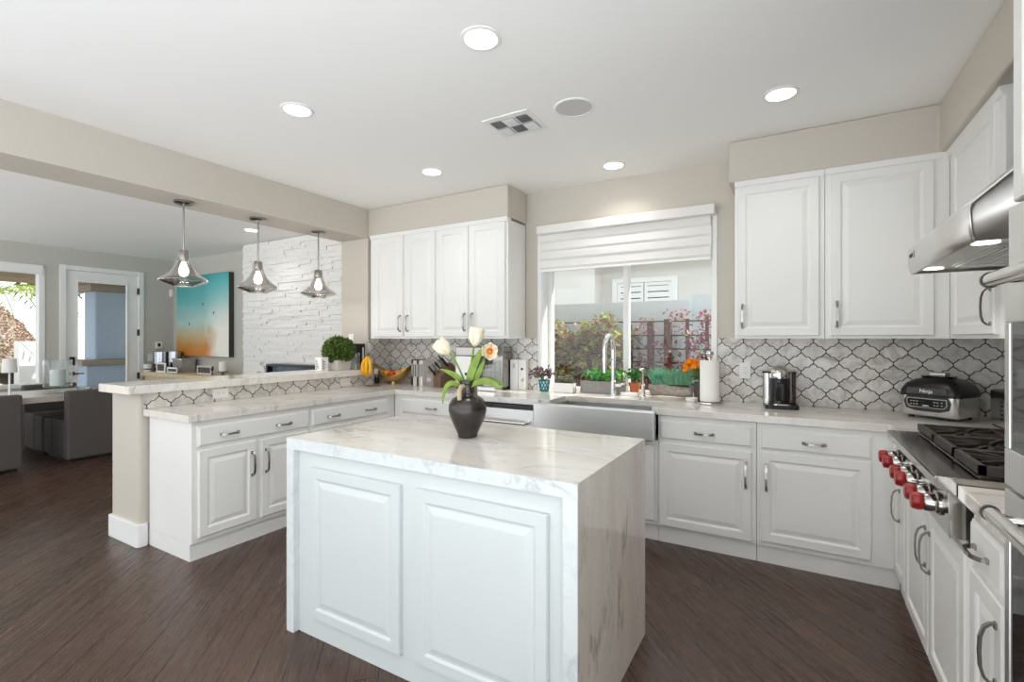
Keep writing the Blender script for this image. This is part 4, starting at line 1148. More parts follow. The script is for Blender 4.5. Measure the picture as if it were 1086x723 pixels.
fb = thing('fruit_bowl', 'gold boat-shaped fruit bowl with raised tips in the counter corner', 'bowl', (-3.61, 3.76, CT), math.radians(20))
b = MB()
nu, nv = 40, 10
def bowl_pt(i, j, t=0):
    a = 2*PI*i/nu; s = j/nv
    ex = abs(math.cos(a))**3
    r = 0.045 + (0.145+0.075*ex - 0.045)*s
    z = 0.022 + (0.066+0.115*ex)*s**2.1 + t
    return (r*math.cos(a)*(1-t*0.6), r*math.sin(a)*0.66*(1-t*0.6), z)
rg_ = []
for j in range(nv+1): rg_.append([bowl_pt(i, j) for i in range(nu)])
for j in range(nv, -1, -1): rg_.append([bowl_pt(i, j, 0.006) for i in range(nu)])
b.rings(rg_)
build(b, 'body', M['gold'], fb, smooth='all')
build(MB().lathe([(0, 0), (0.05, 0), (0.045, 0.012), (0.042, 0.026), (0, 0.026)], seg=28), 'foot', M['gold'], fb, smooth=True)
fr = [('orange', -0.07, -0.01, 'orange at the left end of the gold fruit bowl', 'orange', 0.036), ('apple', -0.005, -0.025, 'red apple at the front of the gold fruit bowl', 'apple', 0.036), ('orange', 0.065, -0.02, 'orange at the front right of the gold fruit bowl', 'orange', 0.035),
      ('lemon', 0.02, 0.035, 'lemon at the back of the gold fruit bowl', 'lemon', 0.03), ('apple', -0.05, 0.042, 'red and yellow apple at the back left of the gold fruit bowl', 'apple', 0.034), ('lemon', 0.12, 0.005, 'lemon resting near the right tip of the gold fruit bowl', 'lemon', 0.029)]
for nm, x, y, lb, m, r in fr:
    ca, sa = math.cos(math.radians(20)), math.sin(math.radians(20))
    zz = CT + 0.03 + r + (0.05 if abs(x) > 0.1 else (0.018 if abs(x) > 0.04 else 0.012)) + 0.026
    t = thing(nm, lb, nm, (-3.61+x*ca-y*sa, 3.76+x*sa+y*ca, zz), group='fruit in the gold bowl')
    if nm == 'lemon': mb = MB().lathe([(0, -r*1.35), (r*0.25, -r*1.2), (r*0.75, -r*0.8), (r, 0), (r*0.75, r*0.8), (r*0.25, r*1.2), (0, r*1.35)], seg=20, axis='x')
    elif nm == 'apple': mb = MB().lathe([(0, -r*0.8), (r*0.45, -r*0.92), (r*0.9, -r*0.35), (r, 0.15*r), (r*0.8, r*0.7), (r*0.35, r*0.88), (0, r*0.72)], seg=20)
    else: mb = MB().ball((0, 0, 0), r, seg=10)
    build(mb, 'flesh', M[m], t, smooth='all')
    build(MB().tube([(0, 0, r*0.7), (0.003, 0, r*1.15)], 0.0022, 6) if nm == 'apple' else MB().lathe([(0, 0), (0.005, 0), (0.003, 0.003), (0, 0.003)], (0, 0, r*0.97) if nm == 'orange' else (0, 0, r*0.97), 8), 'stem', M['brown'], t)

# cookbooks
bk = [(0.024, 0.258, srgb(30, 29, 30), 'black cookbook at the left end of the row beside the fruit bowl'), (0.018, 0.25, srgb(228, 222, 212), 'cream cookbook second from the left in the counter row'),
      (0.03, 0.25, srgb(214, 208, 200), 'thick pale grey cookbook in the middle of the counter row'), (0.026, 0.252, srgb(52, 56, 66), 'slate blue cookbook in the counter row'),
      (0.022, 0.25, srgb(226, 214, 206), 'blush cookbook second from the right in the counter row'), (0.03, 0.256, srgb(236, 232, 226), 'white cookbook next to the knife block')]
def book(x, y, z, w, h, d, col, label, rz=0, group=None, i=[0]):
    i[0] += 1
    t = thing('book', label, 'book', (x, y, z), rz, group)
    cm = mat('book_cover_%d' % i[0], col, 0.5, nscale=40, namt=0.05)
    b = MB().box(-w/2, -w/2+0.003, 0, d, 0, h).box(w/2-0.003, w/2, 0, d, 0, h).box(-w/2, w/2, 0, 0.004, 0, h)
    build(b, 'cover', cm, t, bevel=0.001)
    build(MB().box(-w/2+0.003, w/2-0.003, 0.004, d-0.006, 0.004, h-0.005), 'pages', M['paper'], t)
    dark = sum(col[:3]) < 0.3
    build(MB().box(-w*0.22, w*0.22, -0.0008, 0.0, h*0.35, h*0.85), 'spine_title', M['whitewash'] if dark else M['darkgrey'], t)
    return t
x = -3.345
for w, h, c, lb in bk:
    book(x+w/2, 3.735, CT, w-0.001, h, 0.19, c, lb, 0, 'cookbooks on the counter')
    x += w
# knife block
kb = thing('knife_block', 'brown wooden knife block with steel handled knives', 'knife block', (-3.02, 3.78, CT), math.radians(-12))
build(MB().prism([(-0.08, 0), (0.1, 0), (0.1, 0.2), (0.06, 0.235), (-0.08, 0.1)], 'x', 0.0, 0.11), 'block', M['brown'], kb, bevel=0.003)
build(MB().box(-0.125, -0.005, -0.075, 0.05, 0, 0.125), 'front_box', M['concrete'], kb, bevel=0.003)
build(MB().box(-0.095, -0.04, -0.0765, -0.0755, 0.05, 0.085), 'front_plate', M['whitewash'], kb)
for k in range(6):
    kx = 0.015+0.02*(k % 5); q = 0.25+0.12*k
    y0 = -0.06+0.11*(k/5); z0 = 0.115+0.105*(k/5)
    d = Vector((-0.10 if k < 3 else -0.02, -0.66, 0.75)).normalized()
    p = Vector((kx, y0, z0))
    build(MB().tube([p, p+d*0.05, p+d*0.115], [0.009, 0.011, 0.009], 8), 'knife_handle', M['nickel'] if k % 2 else M['black'], kb, smooth=True)

# bean-to-cup machine
em = thing('espresso_machine', 'silver and white espresso machine behind the tulips', 'coffee machine', (-2.518, 3.78, CT))
b = MB().box(-0.225, 0.225, 0.0, 0.17, 0.02, 0.345).box(-0.225, 0.225, -0.11, 0.0, 0.31, 0.395).box(-0.225, 0.225, 0.0, 0.17, 0.345, 0.395)
build(b, 'body', M['nickel'], em, bevel=0.008)
build(MB().box(-0.225, -0.05, -0.105, -0.001, 0.02, 0.308), 'left_panel', M['white'], em, bevel=0.005)
build(MB().box(-0.05, 0.225, -0.14, 0.0, 0.0, 0.045), 'drip_tray', M['chrome'], em, bevel=0.006)
build(MB().box(0.02, 0.08, -0.07, -0.001, 0.23, 0.31).cyl((0.03, -0.05, 0.19), 0.008, 0.05, 12).cyl((0.06, -0.05, 0.19), 0.008, 0.05, 12), 'brew_spout', M['black'], em)
build(MB().box(-0.12, -0.085, -0.108, -0.104, 0.13, 0.155), 'display', M['black'], em)
build(MB().lathe([(0, -0.02), (0.022, -0.018), (0.024, 0.0), (0, 0.0)], (0.155, -0.11, 0.352), 20, axis='y'), 'dial', M['chrome'], em, smooth=True)
build(MB().rbox(0.08, 0.215, -0.12, -0.005, 0.055, 0.27, 0.02), 'milk_jug', M['clear'], em)
build(MB().box(-0.22, 0.22, -0.1, 0.16, -0.0, 0.02), 'foot', M['black'], em)
# two white boards with motif
for k, (x, y, lb) in enumerate(((-2.245, 3.90, 'plain white spined recipe binder right of the espresso machine'), (-2.16, 3.905, 'white binder with small black and gold motifs left of the window'))):
    t = thing('recipe_binder', lb, 'binder', (x, y, CT), group='white binders on the counter')
    build(MB().box(-0.04, 0.04, 0, 0.055, 0, 0.275), 'cover', M['white'], t, bevel=0.004)
    build(MB().box(-0.034, 0.034, 0.004, 0.051, 0.001, 0.2765), 'pages', M['paper'], t)
    if k:
        build(MB().prism([(0, 0.175), (0.013, 0.19), (0.013, 0.198), (0.006, 0.203), (0, 0.197), (-0.006, 0.203), (-0.013, 0.198), (-0.013, 0.19)], 'y', -0.002, 0.0), 'heart_motif', M['black'], t)
        build(MB().tube([(-0.012, -0.001, 0.08), (0.0, -0.001, 0.1), (0.015, -0.001, 0.085), (0.004, -0.001, 0.07), (0.016, -0.001, 0.11)], 0.004, 6), 'gold_motif', M['gold'], t)
    else:
        build(MB().box(-0.012, 0.012, -0.002, 0.0, 0.2, 0.24), 'label_holder', M['whitewash'], t)

# ------------------------------------------------------------------ window-sill plants
def clump(n, cx, cy, cz, rx, ry, rz_, L, mat_, parent, upbias=0.5, name='foliage'):
    def pos():
        v = Vector((random.gauss(0, 1), random.gauss(0, 1), random.gauss(0, 1))).normalized()*random.uniform(0.25, 1)
        return (cx+v.x*rx, cy+v.y*ry, cz+v.z*rz_)
    return build(scatter_leaves(MB(), n, pos, L, upbias), name, mat_, parent)
tp = thing('potted_plant', 'purple leaved plant in a teal lattice pot at the left of the sill', 'potted plant', (-1.93, 3.90, CT))
b = MB().lathe([(0, 0.0), (0.036, 0.0), (0.04, 0.004), (0.03, 0.008), (0, 0.008)], seg=24)
for k in range(10):
    for sgn in (-1, 1):
        pts = [(math.cos(k*PI/5+sgn*s*1.1)*(0.036+0.012*s), math.sin(k*PI/5+sgn*s*1.1)*(0.036+0.012*s), 0.003+0.095*s) for s in [i/6 for i in range(7)]]
        b.tube(pts, 0.0045, 6)
b.lathe([(0.046, 0.095), (0.051, 0.095), (0.051, 0.103), (0.046, 0.103)], seg=24, close=True)
build(b, 'lattice_pot', M['teal'], tp, smooth=True)
build(MB().cyl((0, 0, 0.008), 0.031, 0.08, 20, r2=0.041), 'liner', M['white'], tp)
b = MB()
for k in range(9):
    a = k*0.7; b.tube([(0, 0, 0.08), (math.cos(a)*0.05, math.sin(a)*0.04, 0.14), (math.cos(a)*0.11, math.sin(a)*0.06, 0.17)], [0.003, 0.0025, 0.0015], 5)
build(b, 'stem', M['potleaf'], tp)
clump(230, 0.0, -0.01, 0.155, 0.15, 0.07, 0.055, (0.022, 0.042), M['purple'], tp)
wt = thing('succulent_planter', 'low white trough of grey-green succulents on the sill', 'planter', (-1.745, 3.93, CT))
build(MB().box(-0.095, 0.095, -0.04, 0.04, 0, 0.082), 'trough', M['white'], wt, bevel=0.003)
build(MB().box(-0.088, 0.088, -0.034, 0.034, 0.0815, 0.0835), 'soil', M['soil'], wt)
b = MB()
for k in range(11):
    c = Vector((-0.08+0.016*k, random.uniform(-0.022, 0.022), 0.088))
    for q in range(14):
        a = q*2.4; e = 0.25+q*0.08
        b.leaf(c, (math.cos(a)*math.cos(e), math.sin(a)*math.cos(e), math.sin(e)), (0, 0, 1), 0.03+0.001*q, 0.014, 0.1)
build(b, 'succulents', M['succulent'], wt)
clump(90, 0.0, 0.0, 0.12, 0.09, 0.03, 0.025, (0.015, 0.03), M['succulent'], wt, name='foliage')
gp = thing('grey_planter', 'long grey trough of bright green leaves behind the faucet', 'planter', (-1.42, 4.03, CT))
build(MB().box(-0.2, 0.2, -0.05, 0.05, 0, 0.105), 'trough', M['concrete'], gp, bevel=0.004)
build(MB().box(-0.19, 0.19, -0.042, 0.042, 0.1045, 0.107), 'soil', M['soil'], gp)
b = MB()
for k in range(24):
    x = -0.18+0.0155*k; b.tube([(x, random.uniform(-.03, .03), 0.1), (x+random.gauss(0, .01), random.uniform(-.04, .03), 0.16)], 0.002, 5)
build(b, 'stem', M['potleaf'], gp)
clump(420, 0.0, -0.012, 0.15, 0.2, 0.055, 0.055, (0.022, 0.042), M['brightleaf'], gp)
dish = build(MB().box(-0.075, 0.075, -0.03, 0.03, 0, 0.012).box(-0.07, 0.07, -0.026, 0.026, 0.012, 0.03), 'sponge_tray', M['white'], bevel=0.004)
dish.location = (-1.165, 3.93, CT); tag(dish, 'small white tray between faucet and terracotta pot', 'tray')
tc = thing('terracotta_pot', 'small terracotta pot with a green plant beside the soap dispenser', 'potted plant', (-1.145, 4.0, CT))
build(MB().lathe([(0, 0), (0.032, 0), (0.042, 0.075), (0.047, 0.076), (0.049, 0.105), (0.043, 0.105), (0.04, 0.09), (0, 0.09)], seg=28), 'pot', M['terracotta'], tc, smooth=True)
b = MB()
for k in range(12):
    a = k*2.4; b.tube([(0, 0, 0.085), (math.cos(a)*0.03, math.sin(a)*0.03, 0.16)], 0.0018, 5)
build(b, 'stem', M['potleaf'], tc)
clump(120, 0, 0, 0.16, 0.075, 0.05, 0.05, (0.03, 0.055), M['potleaf'], tc)
lg = thing('driftwood_planter', 'hollow driftwood log planter of blue-green grass on the sill', 'planter', (-0.85, 4.0, CT+0.0055))
n_ = 18; rs_ = []
for i in range(13):
    s = i/12; x = -0.165+0.33*s
    ring = []
    for k in range(n_):
        a = 2*PI*k/n_
        r = 0.048*(1+0.10*math.sin(3*a+5*s)+0.05*math.sin(7*a+11*s))
        ring.append((x+0.008*math.sin(a*2), r*math.cos(a), 0.05+r*math.sin(a)*0.98+0.006*math.sin(6*s)))
    rs_.append(ring)
b = MB().rings(rs_)
build(b, 'log', M['log'], lg, smooth='all')
build(MB().box(-0.14, 0.14, -0.028, 0.028, 0.088, 0.098), 'soil', M['soil'], lg)
b = MB()
for k in range(560):
    x = random.uniform(-0.15, 0.15); y = random.uniform(-0.025, 0.025)
    dx, dy = random.gauss(0, .36)+x*0.8, random.gauss(0, .3)-0.1
    L = random.uniform(0.06, 0.165)
    p = Vector((x, y, 0.092)); e = p+Vector((dx*L, dy*L, L*0.95)); m_ = (p+e)/2+Vector((-dx*0.012, -dy*0.012, 0.012))
    s = Vector((random.choice((-1, 1))*0.0028, 0.001, 0))
    v = [b.bm.verts.new(q) for q in (p-s, p+s, m_+s, e, m_-s)]
    b.bm.faces.new(v)
build(b, 'grass', M['bluegrass'], lg)
op = thing('flower_pot', 'orange flowers in a dark stone pot behind the paper towel', 'potted plant', (-0.615, 3.94, CT))
build(MB().lathe([(0, 0), (0.045, 0), (0.055, 0.07), (0.055, 0.13), (0.048, 0.14), (0.042, 0.12), (0, 0.12)], seg=26), 'pot', mat('dark_stone', srgb(92, 82, 78), 0.9, nscale=30, namt=0.3, bump=0.8), op, smooth=True)
b = MB()
hs_ = [(-0.09, -0.03, 0.215), (-0.07, 0.0, 0.25), (-0.045, -0.035, 0.235), (-0.03, -0.01, 0.275), (-0.10, 0.01, 0.24), (-0.01, -0.02, 0.255), (-0.06, -0.03, 0.28), (0.05, 0.0, 0.26), (-0.08, -0.02, 0.265), (0.02, 0.01, 0.27)]
for p in hs_: b.tube([(0, 0, 0.12), (p[0]*0.5, p[1]*0.5, 0.2), p], [0.003, 0.0025, 0.002], 5)
build(b, 'stem', M['stem'], op)
for p in hs_:
    build(petal_cup(MB(), p, (p[0]*3+random.gauss(0, .1), p[1]*3-0.5, 0.6), 0.035, 0.014, 6, 0.9, 4), 'blossom', M['orange_petal'], op, smooth='all')
clump(90, 0.01, 0, 0.18, 0.06, 0.045, 0.05, (0.04, 0.07), M['potleaf'], op)

pt = thing('paper_towel_holder', 'white paper towel roll on a steel stand right of the sink', 'paper towel holder', (-0.525, 3.74, CT))
build(MB().lathe([(0, 0), (0.088, 0), (0.09, 0.004), (0.088, 0.016), (0, 0.018)], seg=40), 'base', M['chrome'], pt, smooth=True)
build(MB().lathe([(0.018, 0.02), (0.066, 0.02), (0.066, 0.312), (0.018, 0.312)], seg=48, close=True), 'paper_roll', M['paper'], pt, smooth=True)
build(MB().lathe([(0, 0.018), (0.009, 0.018), (0.009, 0.325), (0.02, 0.33), (0.02, 0.336), (0.012, 0.34), (0.024, 0.352), (0.027, 0.365), (0.02, 0.38), (0, 0.386)], seg=24), 'post', M['chrome'], pt, smooth=True)
sdish = build(MB().lathe([(0, 0), (0.03, 0), (0.042, 0.012), (0.045, 0.03), (0.041, 0.03), (0.038, 0.014), (0, 0.006)], (0, 0, 0), 24), 'small_dish', M['white'], smooth=True)
sdish.location = (-0.66, 3.80, CT); tag(sdish, 'small white dish half hidden behind the paper towel', 'dish')

# pod coffee maker
pc = thing('pod_coffee_maker', 'small black pod coffee maker with chrome dome', 'coffee machine', (-0.085, 3.80, CT), math.radians(8))
build(MB().rbox(-0.098, 0.105, -0.12, 0.06, 0, 0.026, 0.03), 'base', M['black'], pc, bevel=0.003)
build(MB().lathe([(0, 0.026), (0.058, 0.026), (0.058, 0.2), (0.0, 0.2)], (0, 0.01, 0), 32), 'body', M['black'], pc, smooth=True)
build(MB().lathe([(0.06, 0.2), (0.062, 0.225), (0.055, 0.255), (0.036, 0.278), (0, 0.288)], (0, 0.01, 0), 32).lathe([(0, 0.2), (0.06, 0.2)], (0, 0.01, 0), 32), 'dome_lid', M['chrome'], pc, smooth='all')
build(MB().box(-0.028, 0.022, -0.062, -0.04, 0.05, 0.17), 'brew_recess', M['glossblack'], pc, bevel=0.006)
build(MB().rbox(-0.05, 0.05, -0.118, -0.04, 0.026, 0.034, 0.02), 'drip_grid', M['chrome'], pc)
for sx, nm, m in ((-1, 'water_tank', 'steelZ'), (1, 'capsule_tank', 'amber')):
    build(MB().lathe([(0, 0.026), (0.03, 0.026), (0.03, 0.232), (0, 0.232)], (sx*0.072, 0.02, 0), 24), nm, M[m], pc, smooth=True)
    build(MB().lathe([(0, 0.232), (0.032, 0.232), (0.032, 0.243), (0, 0.246)], (sx*0.072, 0.02, 0), 24), 'tank_lid', M['black'], pc, smooth=True)

# indoor grill
gr = thing('indoor_grill', 'black and steel indoor grill with domed lid near the range', 'grill', (0.748, 3.775, CT), math.radians(-35))
def gsec(x0, x1, y0, y1, z, r):
    pts = []
    for cx, cy, a0 in ((x1-r, y1-r, 0), (x0+r, y1-r, 90), (x0+r, y0+r, 180), (x1-r, y0+r, 270)):
        for i in range(6):
            a = math.radians(a0+90*i/5); pts.append((cx+r*math.cos(a), cy+r*math.sin(a), z))
    return pts
gx, gy = 0.142, 0.135
build(MB().rings([gsec(-gx+0.004, gx-0.004, -gy+0.004, gy-0.004, 0.018, 0.03), gsec(-gx, gx, -gy, gy, 0.026, 0.032), gsec(-gx, gx, -gy, gy, 0.135, 0.032)]), 'housing', M['steelZ'], gr, smooth=True)
build(MB().rings([gsec(-gx-0.004, gx+0.004, -gy-0.004, gy+0.004, 0.132, 0.036), gsec(-gx-0.006, gx+0.006, -gy-0.006, gy+0.006, 0.142, 0.038), gsec(-gx-0.004, gx+0.004, -gy-0.003, gy+0.004, 0.165, 0.04), gsec(-gx+0.012, gx-0.012, -gy+0.012, gy-0.01, 0.202, 0.045), gsec(-gx+0.045, gx-0.045, -gy+0.045, gy-0.035, 0.229, 0.05), gsec(-gx+0.085, gx-0.085, -gy+0.08, gy-0.07, 0.237, 0.04)]), 'lid', M['black'], gr, smooth='all')
build(MB().prism([(-0.1, 0.135), (-0.115, 0.1), (-0.105, 0.06), (-0.06, 0.045), (0.06, 0.045), (0.105, 0.06), (0.115, 0.1), (0.1, 0.135)], 'y', -gy-0.006, -gy+0.01), 'fascia', M['black'], gr, bevel=0.002)
f = build(MB().prism([(-0.098, 0.122), (-0.1, 0.085), (-0.085, 0.066), (0.085, 0.066), (0.1, 0.085), (0.098, 0.122)], 'y', -gy-0.009, -gy-0.005), 'control_panel', M['nickel'], gr, bevel=0.001)
build(MB().prism([(-0.092, 0.117), (-0.094, 0.087), (-0.081, 0.071), (0.081, 0.071), (0.094, 0.087), (0.092, 0.117)], 'y', -gy-0.0102, -gy-0.008), 'display', M['glossblack'], f)
b = MB()
for x in (-0.075, -0.06, -0.045, 0.04, 0.055, 0.075):
    for z in (0.085, 0.102): b.box(x-0.004, x+0.004, -gy-0.0108, -gy-0.01, z-0.002, z+0.002)
b.box(-0.018, 0.012, -gy-0.0108, -gy-0.01, 0.076, 0.083)
build(b, 'buttons', M['whitewash'], f)
build(MB().box(-0.098, 0.098, -gy-0.012, -gy-0.003, 0.145, 0.182), 'lid_plate', M['darkgrey'], gr, bevel=0.003)
text('Ninja', 0.03, 'lettering', M['white'], gr, (0, -gy-0.0125, 0.163), (PI/2, 0, 0))
build(MB().rings([gsec(-0.075, 0.075, -0.05, 0.04, 0.236, 0.03), gsec(-0.08, 0.08, -0.06, 0.045, 0.25, 0.03)]).box(-0.04, 0.04, -0.03, 0.03, 0.25, 0.268), 'handle', M['nickel'], gr, bevel=0.003)
for x in (-0.1, 0.1):
    for y in (-0.09, 0.09): build(MB().cyl((x, y, 0), 0.014, 0.019, 14), 'foot', M['black'], gr)

ts = thing('toaster', 'stainless appliance with dark top behind the rangetop', 'toaster', (0.985, 3.42, CT))
build(MB().rings([gsec(-0.058, 0.058, -0.18, 0.2, 0.012, 0.03), gsec(-0.06, 0.06, -0.182, 0.202, 0.02, 0.03), gsec(-0.06, 0.06, -0.182, 0.202, 0.165, 0.03)]), 'body', M['steelZ'], ts, smooth=True)
build(MB().rings([gsec(-0.061, 0.061, -0.183, 0.203, 0.165, 0.031), gsec(-0.06, 0.06, -0.182, 0.202, 0.19, 0.031), gsec(-0.05, 0.05, -0.17, 0.19, 0.197, 0.025)]), 'top', M['black'], ts, smooth=True)
for k in range(5): build(MB().box(-0.064, -0.059, 0.0, 0.02, 0.05+0.022*k, 0.06+0.022*k), 'button', M['black'], ts)
build(MB().box(-0.05, 0.05, -0.16, 0.18, 0, 0.013), 'foot', M['black'], ts)

# ------------------------------------------------------------------ things on the raised bar
BZ = 1.0775
bp = thing('boxwood_ball', 'clipped boxwood ball in a whitewashed square planter on the raised bar', 'potted plant', (-3.88, 3.285, BZ))
build(MB().rings([[(-0.075, -0.075, 0), (0.075, -0.075, 0), (0.075, 0.075, 0), (-0.075, 0.075, 0)], [(-0.085, -0.085, 0.1), (0.085, -0.085, 0.1), (0.085, 0.085, 0.1), (-0.085, 0.085, 0.1)]]), 'planter', M['whitewash'], bp, bevel=0.003)
b = MB()
for k in range(1700):
    v = Vector((random.gauss(0, 1), random.gauss(0, 1), random.gauss(0, 1))).normalized()
    r = 0.125+random.gauss(0, 0.008)
    p = Vector((v.x*r*1.08, v.y*r*1.08, 0.19+v.z*r*0.93))
    if p.z < 0.085: continue
    b.leaf(p, v+Vector((random.gauss(0, .7), random.gauss(0, .7), random.gauss(0, .7)+0.3)), v, 0.028, 0.018, 0.2)
build(b, 'foliage', M['boxwood'], bp)
build(MB().ball((0, 0, 0.195), 0.112, seg=12), 'crown', mat('boxwood_core', srgb(44, 60, 18), 0.9, nscale=60, namt=0.3), bp, smooth='all')
cn = thing('canister', 'white printed canister left of the boxwood ball', 'canister', (-3.9, 3.10, BZ))
build(MB().rbox(-0.045, 0.045, -0.045, 0.045, 0, 0.115, 0.012), 'body', M['white'], cn)
build(MB().rbox(-0.047, 0.047, -0.047, 0.047, 0.115, 0.13, 0.012), 'lid', M['trimw'], cn)
b = MB()
for k in range(7):
    b.box(0.0452, 0.0458, -0.03, -0.03+0.02+0.006*(k*3 % 6), 0.012+k*0.014, 0.018+k*0.014)
    b.box(-0.03, -0.03+0.02+0.006*(k*5 % 6), -0.0458, -0.0452, 0.012+k*0.014, 0.018+k*0.014)
build(b, 'print', M['darkgrey'], cn)
for k, (y, w, h, c, lb, d) in enumerate(((3.432, 0.022, 0.15, srgb(196, 204, 198), 'pale green upright book right of the boxwood planter', 0.12), (3.468, 0.03, 0.165, srgb(150, 150, 146), 'grey upright book next to the tall black book', 0.13), (3.514, 0.05, 0.255, srgb(26, 25, 26), 'tall black book standing on the raised bar', 0.17))):
    book(-3.80 if k < 2 else -3.79, y, BZ, w, h, d, c, lb, R90, 'books on the raised bar')

# ------------------------------------------------------------------ living room furniture
tb = thing('dining_table', 'pale grey dining table beyond the half wall', 'table', (-7.6, 1.9, 0))
build(MB().box(-8.08, -7.1, 0.6, 2.98, 0.685, 0.75), 'tabletop', M['tabletop'], tb, True, 0.004)
for y in (0.75, 2.88): build(MB().box(-7.95, -7.75, y-0.06, y+0.06, 0, 0.685), 'leg', M['tabletop'], tb, True, 0.004)
for y in (0.75, 2.88): build(MB().box(-7.42, -7.25, y-0.06, y+0.06, 0, 0.685), 'leg', M['tabletop'], tb, True, 0.004)
def chair():
    t = thing('dining_chair', '', 'chair', (-7.05, 2.46, 0), group='dining chairs around the grey table')
    def soft(mb, nm): return build(mb, nm, M['fabric'], t, bevel=0.022, seg=3)
    soft(MB().box(-0.06, 0.05, -0.265, 0.265, 0.025, 0.795), 'backrest')
    soft(MB().box(-0.40, -0.061, -0.262, 0.262, 0.03, 0.455), 'seat')
    soft(MB().box(-0.66, -0.401, -0.262, 0.262, 0.03, 0.45), 'seat_cushion')
    build(MB().box(-0.62, 0.02, -0.23, 0.23, 0.0, 0.03), 'base', M['black'], t)
    return t
ch = chair(); ch['label'] = 'charcoal upholstered dining chair nearest the half wall'
copy_thing(ch, (-7.05, 1.57, 0), label='charcoal upholstered dining chair cut by the left edge of the photo')
copy_thing(ch, (-8.42, 2.46, 0), PI, label='charcoal dining chair on the window side of the table, behind the glass cylinder')
hv = thing('hurricane_vase', 'tall clear glass hurricane cylinder on the dining table', 'vase', (-7.42, 2.24, 0.751))
build(MB().lathe([(0, 0.004), (0.08, 0.004), (0.08, 0.0), (0.125, 0.0), (0.125, 0.012), (0.03, 0.02), (0.03, 0.07), (0.125, 0.075), (0.128, 0.085), (0.128, 0.385), (0.124, 0.385), (0.124, 0.09), (0, 0.085)], seg=40), 'glass', M['clear'], hv, smooth=True)
build(MB().lathe([(0, 0.09), (0.07, 0.09), (0.07, 0.27), (0.0, 0.27)], seg=32), 'candle', mat('frosted_candle', srgb(224, 226, 226), 0.4, nscale=12, namt=0.03), hv, smooth=True)
gb = thing('glass_bowl', 'low clear glass bowl beside the hurricane cylinder', 'bowl', (-7.3, 2.48, 0.751))
build(MB().lathe([(0, 0.0), (0.06, 0.0), (0.1, 0.03), (0.12, 0.075), (0.116, 0.075), (0.095, 0.034), (0.05, 0.008), (0, 0.008)], seg=32), 'body', M['clear'], gb, smooth=True)
build(MB().ball((0.02, 0, 0.04), 0.03, seg=8).ball((-0.04, 0.02, 0.038), 0.028, seg=8), 'glass_pebbles', M['silver'], gb, smooth='all')
ls = thing('table_lamp', 'slender white candlestick lamp with drum shade on the dining table', 'lamp', (-7.27, 1.80, 0.751))
build(MB().lathe([(0, 0), (0.05, 0), (0.052, 0.008), (0.03, 0.022), (0.012, 0.035), (0.009, 0.06), (0.012, 0.08), (0.008, 0.1), (0.008, 0.31), (0, 0.31)], seg=24), 'base', M['white'], ls, smooth=True)
build(MB().lathe([(0.062, 0.27), (0.055, 0.42), (0.053, 0.42), (0.06, 0.27)], seg=32, close=True), 'lamp_shade', M['shade'], ls, smooth=True)

cs = thing('console_table', 'blond wood console below the abstract painting', 'console', (-8.0, 3.9, 0))
build(MB().box(-8.95, -7.0, 3.70, 4.17, 0.80, 0.86), 'top', M['tan'], cs, True, 0.004)
build(MB().box(-8.9, -7.05, 3.74, 4.15, 0.68, 0.80), 'drawer_case', M['tan'], cs, True)
for x in (-8.88, -7.12):
    for y in (3.76, 4.08): build(MB().box(x, x+0.06, y, y+0.06, 0, 0.68), 'leg', M['tan'], cs, True)
def cylv(x, y, r, h, lb, nm='candle_cylinder'):
    t = thing(nm, lb, 'candle holder', (x, y, 0.8605), group='silver cylinders on the console')
    build(MB().lathe([(0, 0), (r, 0), (r, h), (r-0.006, h), (r-0.006, 0.012), (0, 0.012)], seg=28), 'glass', M['silver'], t, smooth=True)
    build(MB().lathe([(0, h*0.55), (r*0.8, h*0.55), (r*0.8, h*0.8), (0, h*0.8)], seg=20), 'candle', M['copper'], t, smooth=True)
cylv(-8.83, 3.95, 0.12, 0.31, 'wide silvered glass cylinder at the left end of the console')
cylv(-8.56, 4.02, 0.09, 0.32, 'slimmer silvered cylinder with copper tone next to the wide one')
t = thing('storage_box', 'grey lidded box on the console beside the silver cylinders', 'box', (-8.30, 4.02, 0.8605))
build(MB().box(-0.14, 0.14, -0.1, 0.1, 0, 0.19), 'body', M['concrete'], t, bevel=0.004)
build(MB().box(-0.145, 0.145, -0.105, 0.105, 0.19, 0.215), 'lid', M['silver'], t, bevel=0.003)
def frame(x, y, w, h, lb, m='white', rz=0.0):
    t = thing('photo_frame', lb, 'picture frame', (x, y, 0.8605), rz, 'photo frames on the console')
    b = MB().box(-w/2, w/2, 0, 0.02, 0, 0.025).box(-w/2, w/2, 0, 0.02, h-0.025, h).box(-w/2, -w/2+0.025, 0, 0.02, 0.025, h-0.025).box(w/2-0.025, w/2, 0, 0.02, 0.025, h-0.025)
    build(b, 'frame', M[m], t, bevel=0.002)
    build(MB().box(-w/2+0.02, w/2-0.02, 0.006, 0.018, 0.02, h-0.02), 'picture', M['darkgrey'], t)
    build(MB().box(-0.02, 0.02, 0.02, 0.09, 0, 0.012), 'easel', M['black'], t)
frame(-8.52, 3.79, 0.27, 0.15, 'white photo frame in front of the silver cylinders')
frame(-8.15, 3.78, 0.30, 0.09, 'low wide photo frame in the middle of the console', 'silver')
frame(-7.42, 3.86, 0.38, 0.13, 'pale landscape photo frame near the right end of the console', 'whitewash')
t = thing('cup', 'small white patterned cup at the left end of the console', 'cup', (-8.85, 3.757, 0.8605))
build(MB().lathe([(0, 0), (0.05, 0), (0.062, 0.12), (0.058, 0.12), (0.046, 0.008), (0, 0.008)], seg=24), 'body', M['white'], t, smooth=True)
